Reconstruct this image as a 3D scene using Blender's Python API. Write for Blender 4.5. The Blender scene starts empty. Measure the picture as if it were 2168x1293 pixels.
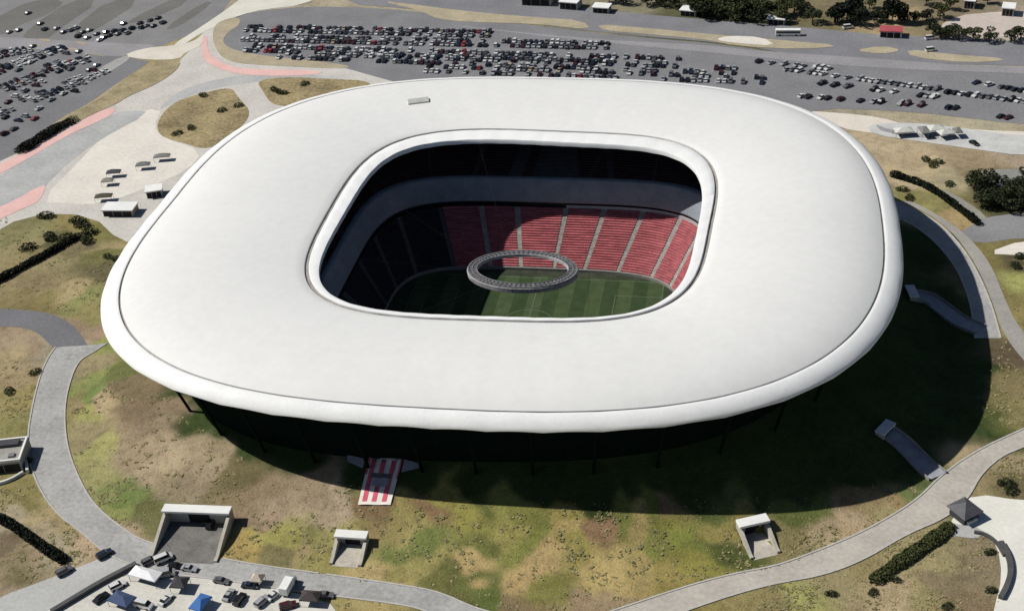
import bpy, bmesh, math, random
import numpy as np
from mathutils import Vector, Matrix, noise
random.seed(7); rng = np.random.default_rng(11)
PI = math.pi
scene = bpy.context.scene
COL = scene.collection

# ------------------------------------------------------------------ camera
PITCH, ROLL, YAW = 0.5797060775904733, -0.07642484991049942, 0.21426462923419065
CAMH = 203.539 + 36.0
cr, sr = math.cos(YAW), math.sin(YAW)
def cam2w(x, y, z=0.0):                       # camera ground frame -> world (stadium axes)
    return Vector((cr*x - sr*y, sr*x + cr*y, z))
CP = cam2w(-0.0655, -367.499, CAMH)
Fw = cam2w(0, math.cos(PITCH), -math.sin(PITCH))
Uw = cam2w(0, math.sin(PITCH), math.cos(PITCH))
Rw = cam2w(1, 0, 0)
cx_, sx_ = math.cos(ROLL), math.sin(ROLL)
CX = Rw*cx_ + Uw*sx_
CY = Uw*cx_ - Rw*sx_
FPX = 2700.0
cam = bpy.data.cameras.new('camera'); co = bpy.data.objects.new('camera', cam); COL.objects.link(co)
M = Matrix((CX, CY, -Fw)).transposed().to_4x4(); M.translation = CP
co.matrix_world = M
cam.sensor_fit = 'HORIZONTAL'; cam.sensor_width = 36.0; cam.lens = 36.0*FPX/2168.0
cam.clip_start = 1.0; cam.clip_end = 20000.0
scene.camera = co

# ------------------------------------------------------------------ terrain
SA, SB, SN = 125.0, 111.93, 2.766
def kval(x, y):
    return ((abs(x)/SA)**SN + (abs(y)/SB)**SN)**(1/SN)
TOE, TOPK, TOPZ = 1.135, 0.85, 8.8
PORTALS = []                                  # (origin, axis outward, half width, depth) flattened pockets
def terrain0(x, y):
    k = kval(x, y)
    if k > TOE + 0.03: return 0.0
    s = (TOE - max(k, TOPK))/(TOE - TOPK)
    return (TOPZ + 5.6*math.cos(math.atan2(y, x) + 0.2))*max(0.0, s)**1.35   # the mound is higher on the right
def terrain(x, y):
    z = terrain0(x, y)
    if z > 0:
        for (o, ax, hw, dp) in PORTALS:
            dx, dy = x - o[0], y - o[1]
            u = dx*ax[0] + dy*ax[1]; v = -dx*ax[1] + dy*ax[0]
            if abs(v) < hw and -0.2 < u < dp: return min(z, 0.0)
    return z
def ray(px, py):
    return (CX*((px - 1084)/FPX) + CY*(-(py - 646.5)/FPX) + Fw)
def at(px, py, z=0.0):                        # a photograph pixel to a point of the level z
    d = ray(px, py); t = (z - CP.z)/d.z
    return CP + d*t
def hit(px, py, dz=0.0):                      # a photograph pixel to the terrain
    d = ray(px, py); t0 = (17 - CP.z)/d.z; t1 = (0 - CP.z)/d.z
    n = 90; prev = t0
    for i in range(1, n + 1):
        t = t0 + (t1 - t0)*i/n; p = CP + d*t
        if kval(p.x, p.y) > TOPK - .004 and p.z <= terrain0(p.x, p.y):
            a, b = prev, t
            for _ in range(14):
                m = (a + b)/2; q = CP + d*m
                if q.z <= terrain0(q.x, q.y): b = m
                else: a = m
            p = CP + d*b
            return Vector((p.x, p.y, terrain0(p.x, p.y) + dz))
        prev = t
    p = CP + d*t1
    return Vector((p.x, p.y, dz))

# ------------------------------------------------------------------ colours and materials
def lin(c):
    c = c/255.0
    return c/12.92 if c <= 0.04045 else ((c + 0.055)/1.055)**2.4
GAIN = 1/0.92
def alb(r, g, b): return tuple(min(0.86, lin(c)*GAIN) for c in (r, g, b))
MATS = {}
def mat(name, rgb, rough=0.85, var=0.12, scale=0.25, bump=0.0, metal=0.0, spec=0.3, scale2=None, speck=0.0, spcol=(0.02, 0.025, 0.012)):
    if name in MATS: return MATS[name]
    m = bpy.data.materials.new(name); m.use_nodes = True
    nt = m.node_tree; N = nt.nodes; L = nt.links
    b = N['Principled BSDF']; b.inputs['Roughness'].default_value = rough; b.inputs['Metallic'].default_value = metal
    b.inputs['Specular IOR Level'].default_value = spec
    if var <= 0:
        b.inputs['Base Color'].default_value = (*rgb, 1)
    else:
        g = N.new('ShaderNodeNewGeometry')
        n1 = N.new('ShaderNodeTexNoise'); n1.inputs['Scale'].default_value = scale; n1.inputs['Detail'].default_value = 6
        n2 = N.new('ShaderNodeTexNoise'); n2.inputs['Scale'].default_value = scale2 or scale*9; n2.inputs['Detail'].default_value = 4
        L.new(g.outputs['Position'], n1.inputs['Vector']); L.new(g.outputs['Position'], n2.inputs['Vector'])
        a = N.new('ShaderNodeMath'); a.operation = 'ADD'; L.new(n1.outputs['Fac'], a.inputs[0]); L.new(n2.outputs['Fac'], a.inputs[1])
        mr = N.new('ShaderNodeMapRange'); L.new(a.outputs[0], mr.inputs['Value'])
        mr.inputs['From Min'].default_value = 0.72; mr.inputs['From Max'].default_value = 1.28
        mr.inputs['To Min'].default_value = 1 - var*1.6; mr.inputs['To Max'].default_value = 1 + var*1.6
        vm = N.new('ShaderNodeVectorMath'); vm.operation = 'SCALE'; vm.inputs[0].default_value = rgb
        L.new(mr.outputs[0], vm.inputs['Scale'])
        out = vm.outputs[0]
        if speck > 0:
            n3 = N.new('ShaderNodeTexNoise'); n3.inputs['Scale'].default_value = scale*5; n3.inputs['Detail'].default_value = 3
            L.new(g.outputs['Position'], n3.inputs['Vector'])
            m3 = N.new('ShaderNodeMapRange'); m3.inputs['From Min'].default_value = 0.58; m3.inputs['From Max'].default_value = 0.68
            m3.inputs['To Max'].default_value = speck; L.new(n3.outputs['Fac'], m3.inputs['Value'])
            mx = N.new('ShaderNodeMix'); mx.data_type = 'RGBA'; L.new(m3.outputs[0], mx.inputs['Factor'])
            L.new(out, mx.inputs['A']); mx.inputs['B'].default_value = (*spcol, 1); out = mx.outputs['Result']
        L.new(out, b.inputs['Base Color'])
        if bump > 0:
            bp = N.new('ShaderNodeBump'); bp.inputs['Strength'].default_value = bump; bp.inputs['Distance'].default_value = 0.3
            L.new(n2.outputs['Fac'], bp.inputs['Height']); L.new(bp.outputs[0], b.inputs['Normal'])
    MATS[name] = m
    return m
def ground_mat(name, attr, gain=1.0):
    m = bpy.data.materials.new(name); m.use_nodes = True
    nt = m.node_tree; N = nt.nodes; L = nt.links
    b = N['Principled BSDF']; b.inputs['Roughness'].default_value = 0.95; b.inputs['Specular IOR Level'].default_value = 0.1
    at_ = N.new('ShaderNodeAttribute'); at_.attribute_name = attr
    g = N.new('ShaderNodeNewGeometry')
    ns = []
    for s, d in ((0.07, 5), (0.35, 5), (1.6, 4)):
        n = N.new('ShaderNodeTexNoise'); n.inputs['Scale'].default_value = s; n.inputs['Detail'].default_value = d
        L.new(g.outputs['Position'], n.inputs['Vector']); ns.append(n)
    a1 = N.new('ShaderNodeMath'); a1.operation = 'ADD'; L.new(ns[0].outputs['Fac'], a1.inputs[0]); L.new(ns[1].outputs['Fac'], a1.inputs[1])
    a2 = N.new('ShaderNodeMath'); a2.operation = 'ADD'; L.new(a1.outputs[0], a2.inputs[0]); L.new(ns[2].outputs['Fac'], a2.inputs[1])
    mr = N.new('ShaderNodeMapRange'); L.new(a2.outputs[0], mr.inputs['Value'])
    mr.inputs['From Min'].default_value = 1.2; mr.inputs['From Max'].default_value = 1.8
    mr.inputs['To Min'].default_value = 0.72*gain; mr.inputs['To Max'].default_value = 1.28*gain
    vm = N.new('ShaderNodeVectorMath'); vm.operation = 'SCALE'; L.new(at_.outputs['Color'], vm.inputs[0]); L.new(mr.outputs[0], vm.inputs['Scale'])
    # dry earth and green tufts break through the lawn
    mx = N.new('ShaderNodeMix'); mx.data_type = 'RGBA'
    m3 = N.new('ShaderNodeMapRange'); m3.inputs['From Min'].default_value = 0.57; m3.inputs['From Max'].default_value = 0.66; m3.inputs['To Max'].default_value = 0.25
    L.new(ns[1].outputs['Fac'], m3.inputs['Value']); L.new(m3.outputs[0], mx.inputs['Factor'])
    hs = N.new('ShaderNodeHueSaturation'); hs.inputs['Hue'].default_value = 0.53; hs.inputs['Value'].default_value = 0.62; hs.inputs['Saturation'].default_value = 1.0
    L.new(vm.outputs[0], hs.inputs['Color']); L.new(vm.outputs[0], mx.inputs['A']); L.new(hs.outputs[0], mx.inputs['B'])
    L.new(mx.outputs['Result'], b.inputs['Base Color'])
    bp = N.new('ShaderNodeBump'); bp.inputs['Strength'].default_value = 0.5; bp.inputs['Distance'].default_value = 0.5
    L.new(a2.outputs[0], bp.inputs['Height']); L.new(bp.outputs[0], b.inputs['Normal'])
    return m

# ------------------------------------------------------------------ object helpers
def tag(o, label=None, cat=None, group=None, kind=None):
    if label: o['label'] = label
    if cat: o['category'] = cat
    if group: o['group'] = group
    if kind: o['kind'] = kind
    return o
def link(name, me, parent=None, loc=None):
    o = bpy.data.objects.new(name, me); COL.objects.link(o)
    if parent: o.parent = parent
    if loc is not None: o.location = loc
    return o
def empty(name, loc, rz=0.0, **kw):
    o = bpy.data.objects.new(name, None); COL.objects.link(o)
    o.location = loc; o.rotation_euler = (0, 0, rz); o.empty_display_size = 1
    return tag(o, **kw)
class MB:
    def __init__(s): s.v = []; s.f = []; s.mi = []
    def add(s, vs, fs, mi=0):
        b = len(s.v); s.v += [tuple(v) for v in vs]
        s.f += [tuple(b + i for i in f) for f in fs]; s.mi += [mi]*len(fs)
    def box(s, x0, x1, y0, y1, z0, z1, mi=0, taper=0.0):
        t = taper
        vs = [(x0, y0, z0), (x1, y0, z0), (x1, y1, z0), (x0, y1, z0), (x0 + t, y0 + t, z1), (x1 - t, y0 + t, z1), (x1 - t, y1 - t, z1), (x0 + t, y1 - t, z1)]
        s.add(vs, [(3, 2, 1, 0), (4, 5, 6, 7), (0, 1, 5, 4), (1, 2, 6, 5), (2, 3, 7, 6), (3, 0, 4, 7)], mi)
    def bar(s, a, b, w, h, mi=0):              # a bar from a to b, w wide, h tall (top up)
        a = Vector(a); b = Vector(b); d = (b - a).normalized(); up = Vector((0, 0, 1))
        sd = d.cross(up)
        if sd.length < 1e-4: sd = Vector((1, 0, 0))
        sd = sd.normalized()*w/2; u = sd.cross(d).normalized()*h/2
        vs = [a - sd - u, a + sd - u, a + sd + u, a - sd + u, b - sd - u, b + sd - u, b + sd + u, b - sd + u]
        s.add(vs, [(0, 1, 2, 3), (7, 6, 5, 4), (0, 4, 5, 1), (1, 5, 6, 2), (2, 6, 7, 3), (3, 7, 4, 0)], mi)
    def tube(s, pts, rad, n=8, mi=0):
        rings = []
        for i, p in enumerate(pts):
            p = Vector(p); q = Vector(pts[min(i + 1, len(pts) - 1)]) - Vector(pts[max(i - 1, 0)])
            q.normalize(); e = q.cross(Vector((0.3, 0.9, 0.1))).normalized(); f = q.cross(e)
            r = rad[i] if isinstance(rad, (list, tuple)) else rad
            rings.append([p + e*math.cos(2*PI*j/n)*r + f*math.sin(2*PI*j/n)*r for j in range(n)])
        vs = [v for r in rings for v in r]; fs = []
        for i in range(len(pts) - 1):
            for j in range(n): fs.append((i*n + j, i*n + (j + 1) % n, (i + 1)*n + (j + 1) % n, (i + 1)*n + j))
        fs.append(tuple(reversed(range(n)))); fs.append(tuple((len(pts) - 1)*n + j for j in range(n)))
        s.add(vs, fs, mi)
    def prism(s, poly, z0, z1, mi=0):          # poly list of (x,y); z0/z1 number or per-vertex list
        n = len(poly)
        a0 = z0 if isinstance(z0, list) else [z0]*n; a1 = z1 if isinstance(z1, list) else [z1]*n
        vs = [(p[0], p[1], a0[i]) for i, p in enumerate(poly)] + [(p[0], p[1], a1[i]) for i, p in enumerate(poly)]
        ar = sum(poly[i][0]*poly[(i + 1) % n][1] - poly[(i + 1) % n][0]*poly[i][1] for i in range(n))
        fs = [tuple(range(n, 2*n)), tuple(reversed(range(n)))] + [(i, (i + 1) % n, n + (i + 1) % n, n + i) for i in range(n)]
        if ar < 0: fs = [tuple(reversed(f)) for f in fs]
        s.add(vs, fs, mi)
    def mesh(s, name, mats, smooth=False):
        me = bpy.data.meshes.new(name); me.from_pydata(s.v, [], s.f)
        for m in (mats if isinstance(mats, (list, tuple)) else [mats]): me.materials.append(m)
        me.polygons.foreach_set('material_index', s.mi)
        if smooth: me.polygons.foreach_set('use_smooth', [True]*len(s.f))
        me.update(); return me
    def build(s, name, mats, parent=None, smooth=False, bevel=0.0, loc=None):
        o = link(name, s.mesh(name, mats, smooth), parent, loc)
        if bevel > 0:
            b = o.modifiers.new('bevel', 'BEVEL'); b.width = bevel; b.segments = 2; b.limit_method = 'ANGLE'
        return o
def chaikin(P, n=2, closed=True):
    for _ in range(n):
        Q = []
        m = len(P)
        rngi = range(m) if closed else range(m - 1)
        if not closed: Q.append(P[0])
        for i in rngi:
            a = P[i]; b = P[(i + 1) % m]
            Q.append((a[0]*.75 + b[0]*.25, a[1]*.75 + b[1]*.25)); Q.append((a[0]*.25 + b[0]*.75, a[1]*.25 + b[1]*.75))
        if not closed: Q.append(P[-1])
        P = Q
    return P
def sheet(name, px, m, layer, smooth=2, thick=0.0):
    """flat surface traced on the level ground; a thin raised slab when thick > 0"""
    P = chaikin(px, smooth) if smooth else px
    W = [at(x, y, 0) for x, y in P]
    z = 0.02*layer
    mb = MB()
    pts = [(w.x, w.y) for w in W]
    if thick > 0: mb.prism(pts, -0.3, z + thick)
    else:
        ar = sum(pts[i][0]*pts[(i + 1) % len(pts)][1] - pts[(i + 1) % len(pts)][0]*pts[i][1] for i in range(len(pts)))
        if ar < 0: pts.reverse()
        mb.add([(x, y, z) for x, y in pts], [tuple(range(len(pts)))])
    return tag(mb.build(name, m), kind='structure')
def resample(P, n):
    P = chaikin(P, 2, False)
    d = [0]
    for i in range(1, len(P)): d.append(d[-1] + math.dist(P[i], P[i - 1]))
    out = []; j = 0
    for i in range(n):
        t = d[-1]*i/(n - 1)
        while j < len(P) - 2 and d[j + 1] < t: j += 1
        f = (t - d[j])/max(1e-9, d[j + 1] - d[j])
        out.append((P[j][0] + (P[j + 1][0] - P[j][0])*f, P[j][1] + (P[j + 1][1] - P[j][1])*f))
    return out
def pocket(p, m):
    for (o, ax, hw, dp) in PORTALS:
        dx, dy = p.x - o[0], p.y - o[1]; u = dx*ax[0] + dy*ax[1]; v = -dx*ax[1] + dy*ax[0]
        if abs(v) < hw + m and -3 < u < dp + 2 + m: return True
    return False
def band(name, inner, outer, m, lift=0.05, n=70, kerb=None, cross=5):
    I = resample([tuple(hit(*p).xy) for p in inner], n); O = resample([tuple(hit(*p).xy) for p in outer], n)
    mb = MB(); vs = []; fs = []
    for i in range(n):
        for j in range(cross):
            t = j/(cross - 1); x = I[i][0] + (O[i][0] - I[i][0])*t; y = I[i][1] + (O[i][1] - I[i][1])*t
            vs.append((x, y, terrain0(x, y) + lift))
    for i in range(n - 1):
        for j in range(cross - 1):
            a = i*cross + j; fs.append((a, a + 1, a + cross + 1, a + cross))
    A, B, C = Vector(vs[fs[0][0]]), Vector(vs[fs[0][1]]), Vector(vs[fs[0][2]])
    if (B - A).cross(C - A).z < 0: fs = [tuple(reversed(f)) for f in fs]
    mb.add(vs, fs)
    o = tag(mb.build(name, m, smooth=True), kind='structure')
    if kerb:
        for E, s in ((I, -1), (O, 1)):
            kb = MB()
            for i in range(n - 1):
                a = Vector((*E[i], 0)); b = Vector((*E[i + 1], 0))
                if pocket((a + b)/2, 1.5): continue
                a.z = terrain0(a.x, a.y) + lift + 0.03; b.z = terrain0(b.x, b.y) + lift + 0.03
                kb.bar(a, b, 0.45, 0.3)
            tag(kb.build('kerb', kerb), kind='structure')
    return I, O

# ------------------------------------------------------------------ ground sheet, roof shade painted into its soil and lawn colours
GC = []
def gc(s):
    for e in s.split(';'):
        e = e.strip()
        if not e: continue
        a, b = e.split(':'); x, y = map(float, a.split(',')); GC.append((x, y, *map(float, b.split(','))))
gc('60,480:120,115,80;150,470:125,115,75;120,520:90,88,60;60,540:135,125,90;180,520:110,100,75;230,540:105,103,65;120,570:130,120,88;220,490:112,108,66;240,520:145,132,95;60,600:130,118,88;230,575:95,88,65;150,620:148,134,100;200,690:138,120,98;60,640:118,108,72;170,640:125,125,80;220,660:130,122,82;40,720:140,125,102;30,760:150,135,103;110,740:148,138,115;70,740:135,118,98;50,800:140,125,95;40,850:130,120,80;60,890:120,115,75;40,1040:120,112,72;100,1040:135,125,90;90,1080:150,135,100;140,1110:140,125,90;30,1080:160,148,125;180,1130:155,135,110;60,1130:150,138,112;30,1140:105,92,75;130,1160:150,140,115;80,1190:140,125,102;60,1215:105,98,68;40,1240:145,130,108;230,1160:150,132,108')
gc('230,740:122,125,75;250,780:95,100,60;200,800:125,130,78;180,780:135,125,95;170,860:130,118,85;190,870:140,138,85;215,840:105,118,68;235,850:155,138,108;290,820:110,98,75;300,870:118,103,82;350,960:150,135,110;300,930:135,120,98;260,920:140,125,100;420,950:138,124,100;330,880:120,105,85;180,930:130,120,90;210,950:143,140,90;270,1040:105,118,68;250,1080:128,132,80;200,1010:140,135,92;300,1095:95,95,60;480,1000:100,92,65;430,1010:135,122,100;560,1060:125,110,88;640,1040:128,113,92;600,1080:135,118,98;680,1080:150,135,112;700,1060:155,140,118;540,1140:150,138,82;580,1150:140,135,80;510,1150:150,130,82;660,1130:130,125,80;640,1160:145,130,95;560,1190:115,108,75;690,1170:132,125,78')
gc('810,1080:118,97,72;830,1050:132,125,78;860,1100:135,125,80;905,1070:118,97,72;960,1090:125,120,65;930,1050:128,122,68;870,1160:100,108,60;850,1200:158,140,98;1000,1160:100,103,58;1000,1210:158,138,95;880,1190:135,128,80;960,1240:95,95,55;1080,1090:112,112,60;1060,1120:135,128,75;1110,1150:110,112,60;1180,1080:135,125,72;1190,1120:158,140,92;1250,1110:130,105,80;1220,1150:130,122,70;1150,1210:150,130,90;1290,1200:155,138,92;1350,1200:140,125,82;1300,1100:108,112,58;1350,1110:145,130,85;1400,1090:98,105,52;1430,1110:120,118,60;1420,1090:122,100,78;1450,1140:110,115,58;1500,1170:98,103,52;1400,1160:110,113,60;1540,1110:130,120,72;1550,1150:75,82,45;1520,1060:88,95,52;1500,1190:120,115,60;1430,1220:130,118,70;1200,1250:115,112,62;1100,1280:115,100,75;1250,1280:138,120,95;1040,1250:85,95,50')
gc('1700,1070:88,95,50;1820,1070:125,105,78;1900,1050:130,112,80;1940,1035:90,100,60;1800,1110:150,132,105;1700,1130:120,110,75;1760,1140:150,135,105;1850,1090:140,128,92;1600,1270:125,115,78;1700,1270:140,138,85;1750,1240:135,125,92;1830,1200:125,115,80;1900,1260:150,135,105;1960,1190:140,130,95;2000,1230:120,108,85;2080,1200:122,110,88;1950,1270:130,122,85;2050,1280:115,100,78;2100,1020:135,122,90;2140,1030:95,88,62;2110,980:145,130,102;2150,800:110,100,70;2130,760:90,78,62;2130,850:120,112,75;2100,900:80,85,48')
gc('2100,560:118,108,68;2120,640:120,112,72;2150,560:85,80,58;2160,580:140,140,85;2080,590:98,90,65;2150,680:125,115,75;1950,440:130,125,80;1920,420:120,115,75;2000,460:148,130,95;1980,430:122,117,78;1900,340:155,140,112;1850,310:160,145,118;1960,350:168,152,122;2050,345:140,125,100;2000,380:150,140,112;2140,320:150,135,115;2080,390:80,78,55;2130,430:70,70,48;1930,380:158,145,118;1770,240:140,132,115;1900,250:150,140,118;2050,260:150,142,120;350,250:140,128,92;600,190:145,130,95;340,150:148,138,105;250,190:160,148,122;200,220:155,140,115;160,240:155,148,125;340,140:145,135,95;280,190:155,140,112;1500,20:80,80,58;1700,40:105,98,72;1900,40:148,132,102;1820,20:110,102,78;1600,40:85,85,60;2000,25:115,105,85;1980,60:120,110,85;2100,70:165,155,140;1300,5:120,115,95;700,5:150,140,120')
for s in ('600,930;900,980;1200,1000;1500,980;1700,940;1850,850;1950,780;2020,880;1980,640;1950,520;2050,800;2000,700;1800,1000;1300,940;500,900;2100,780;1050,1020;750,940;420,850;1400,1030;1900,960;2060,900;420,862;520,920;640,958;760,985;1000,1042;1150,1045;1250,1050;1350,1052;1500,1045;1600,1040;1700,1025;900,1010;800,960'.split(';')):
    x, y = map(float, s.split(',')); GC.append((x, y, 52, 64, 34))  # dark green paints the roof's shade over the mound into the ground colour
def build_ground():
    NA = 760
    ks = list(np.arange(TOPK, 1.19, 0.0085)) + list(np.arange(1.19, 1.7, 0.02)) + list(np.arange(1.7, 4.2, 0.045)) + [4.4, 4.8, 5.5, 7, 10, 16, 28, 55]
    V = []
    base = []
    for i in range(NA):
        a = 2*PI*i/NA; c, s = math.cos(a), math.sin(a)
        r = 1/kval(c, s); base.append((c*r, s*r))
    for k in ks:
        for (x, y) in base: V.append((x*k, y*k, terrain(x*k, y*k)))
    F = []
    for j in range(len(ks) - 1):
        for i in range(NA):
            F.append((j*NA + i, (j + 1)*NA + i, (j + 1)*NA + (i + 1) % NA, j*NA + (i + 1) % NA))
    me = bpy.data.meshes.new('ground'); me.from_pydata(V, [], F)
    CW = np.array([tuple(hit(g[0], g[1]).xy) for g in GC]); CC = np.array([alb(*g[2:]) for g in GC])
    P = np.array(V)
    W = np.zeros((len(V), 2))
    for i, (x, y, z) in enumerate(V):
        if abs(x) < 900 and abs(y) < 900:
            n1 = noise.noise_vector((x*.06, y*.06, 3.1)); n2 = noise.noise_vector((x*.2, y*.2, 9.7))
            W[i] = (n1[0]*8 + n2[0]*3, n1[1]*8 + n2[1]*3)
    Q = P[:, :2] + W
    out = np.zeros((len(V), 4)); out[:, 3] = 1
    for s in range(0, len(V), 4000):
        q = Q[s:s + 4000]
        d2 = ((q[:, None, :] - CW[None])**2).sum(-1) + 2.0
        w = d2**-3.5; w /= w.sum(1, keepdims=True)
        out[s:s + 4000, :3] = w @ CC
    at_ = me.attributes.new('soil_shade', 'FLOAT_COLOR', 'POINT'); at_.data.foreach_set('color', out.ravel())
    me.materials.append(ground_mat('lawn_soil_shade', 'soil_shade', 1.14))
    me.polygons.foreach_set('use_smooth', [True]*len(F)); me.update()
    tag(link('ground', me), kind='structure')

# ------------------------------------------------------------------ stadium
def outline(cx, cy, A, B, n, fo):
    def f(phi):
        c, s = math.cos(phi), math.sin(phi)
        r = ((abs(c)/A)**n + (abs(s)/B)**n)**(-1/n)
        for k in range(len(fo)//2): r += fo[2*k]*math.cos((k + 1)*phi) + fo[2*k + 1]*math.sin((k + 1)*phi)
        return cx + c*r, cy + s*r
    return f
OUT = outline(-0.34, 1.72, 125.03, 109.76, 2.8, [-0.09, -0.02, -0.08, 0.13, 0.97, 0.02, 0.02, 0.2, 0.27, -0.12])
INN = outline(4.33, -2.83, 62.29, 61.31, 3.65, [-0.09, 0.04, 0.07, 0.16, 0.4, 0.45, 0.04, 0.28, -0.26, 0.17])
HOL = outline(4.79, -6.33, 58.08, 56.17, 4.02, [-0.12, 0.04, -0.04, 0.06, 0.52, 0.17, 0.17, 0.37, -0.16, 0.13])
NR = 384
def rp(t, phi):
    a = OUT(phi); b = INN(phi)
    if t <= 1: return a[0] + (b[0] - a[0])*t, a[1] + (b[1] - a[1])*t
    c = HOL(phi); t -= 1
    return b[0] + (c[0] - b[0])*t, b[1] + (c[1] - b[1])*t
def loft(profile, fn, n=NR, wob=None):
    """profile: list of (t,z); fn(t,phi)->(x,y)"""
    vs = []; fs = []
    for (t, z) in profile:
        for i in range(n):
            ph = 2*PI*i/n; x, y = fn(t, ph); vs.append((x, y, z + (wob(t, z, i) if wob else 0)))
    for j in range(len(profile) - 1):
        for i in range(n):
            fs.append((j*n + i, j*n + (i + 1) % n, (j + 1)*n + (i + 1) % n, (j + 1)*n + i))
    return vs, fs
CB = (5.0, -1.0)
def se(A, B, n, phi):
    c, s = math.cos(phi), math.sin(phi)
    return CB[0] + A*math.copysign(abs(c)**(2/n), c), CB[1] + B*math.copysign(abs(s)**(2/n), s)
def se_ang(x, y, A, B, n):                    # superellipse parameter of the point of that curve in the direction of (x, y)
    x -= CB[0]; y -= CB[1]; k = ((abs(x)/A)**n + (abs(y)/B)**n)**(1/n); x /= k; y /= k
    return math.atan2(math.copysign(abs(y/B)**(n/2), y), math.copysign(abs(x/A)**(n/2), x))
def lerp(a, b, t): return a + (b - a)*t
def stand_pt(P0, P1, t, phi):
    a = se(P0[0], P0[1], P0[2], phi); b = se(P1[0], P1[1], P1[2], phi)
    return lerp(a[0], b[0], t), lerp(a[1], b[1], t)
FZ = -8.0
L0 = (52.0, 35.6, 4.0, -6.9); L1 = (62.0, 55.8, 4.5, 7.2)
U0 = (66.5, 60.0, 4.6, 17.7); U1 = (101.0, 92.5, 2.8, 29.5)
def terrace(mb, P0, P1, rows, ph0, ph1, n):
    for r in range(rows):
        t0, t1 = r/rows, (r + 1)/rows
        z = lerp(P0[3], P1[3], t0); z1 = lerp(P0[3], P1[3], t1)
        vs = []
        for i in range(n + 1):
            ph = lerp(ph0, ph1, i/n)
            a = stand_pt(P0, P1, t0, ph); b = stand_pt(P0, P1, t1, ph)
            vs += [(a[0], a[1], z), (a[0], a[1], z1), (b[0], b[1], z1)]
        fs = []
        for i in range(n):
            a = i*3; b = a + 3
            fs += [(a, a + 1, b + 1, b), (a + 1, a + 2, b + 2, b + 1)]
        mb.add(vs, fs)
def seat_mat(name, rgb, rgb2):
    m = bpy.data.materials.new(name); m.use_nodes = True
    nt = m.node_tree; N = nt.nodes; L = nt.links; b = N['Principled BSDF']; b.inputs['Roughness'].default_value = 0.6
    g = N.new('ShaderNodeNewGeometry')
    mp = N.new('ShaderNodeMapping'); mp.inputs['Scale'].default_value = (0.16, 0.5, 1.4); L.new(g.outputs['Position'], mp.inputs['Vector'])
    n1 = N.new('ShaderNodeTexNoise'); n1.inputs['Scale'].default_value = 1.0; n1.inputs['Detail'].default_value = 6; L.new(mp.outputs[0], n1.inputs['Vector'])
    n2 = N.new('ShaderNodeTexNoise'); n2.inputs['Scale'].default_value = 2.2; n2.inputs['Detail'].default_value = 2; L.new(g.outputs['Position'], n2.inputs['Vector'])
    r = N.new('ShaderNodeValToRGB'); r.color_ramp.elements[0].position = 0.35; r.color_ramp.elements[1].position = 0.68
    r.color_ramp.elements[0].color = (*rgb2, 1); r.color_ramp.elements[1].color = (*rgb, 1); L.new(n1.outputs['Fac'], r.inputs['Fac'])
    mr = N.new('ShaderNodeMapRange'); mr.inputs['From Min'].default_value = 0.3; mr.inputs['From Max'].default_value = 0.7; mr.inputs['To Min'].default_value = 0.7; mr.inputs['To Max'].default_value = 1.25
    L.new(n2.outputs['Fac'], mr.inputs['Value'])
    vm = N.new('ShaderNodeVectorMath'); vm.operation = 'SCALE'; L.new(r.outputs[0], vm.inputs[0]); L.new(mr.outputs[0], vm.inputs['Scale']); L.new(vm.outputs[0], b.inputs['Base Color'])
    return m
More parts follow.
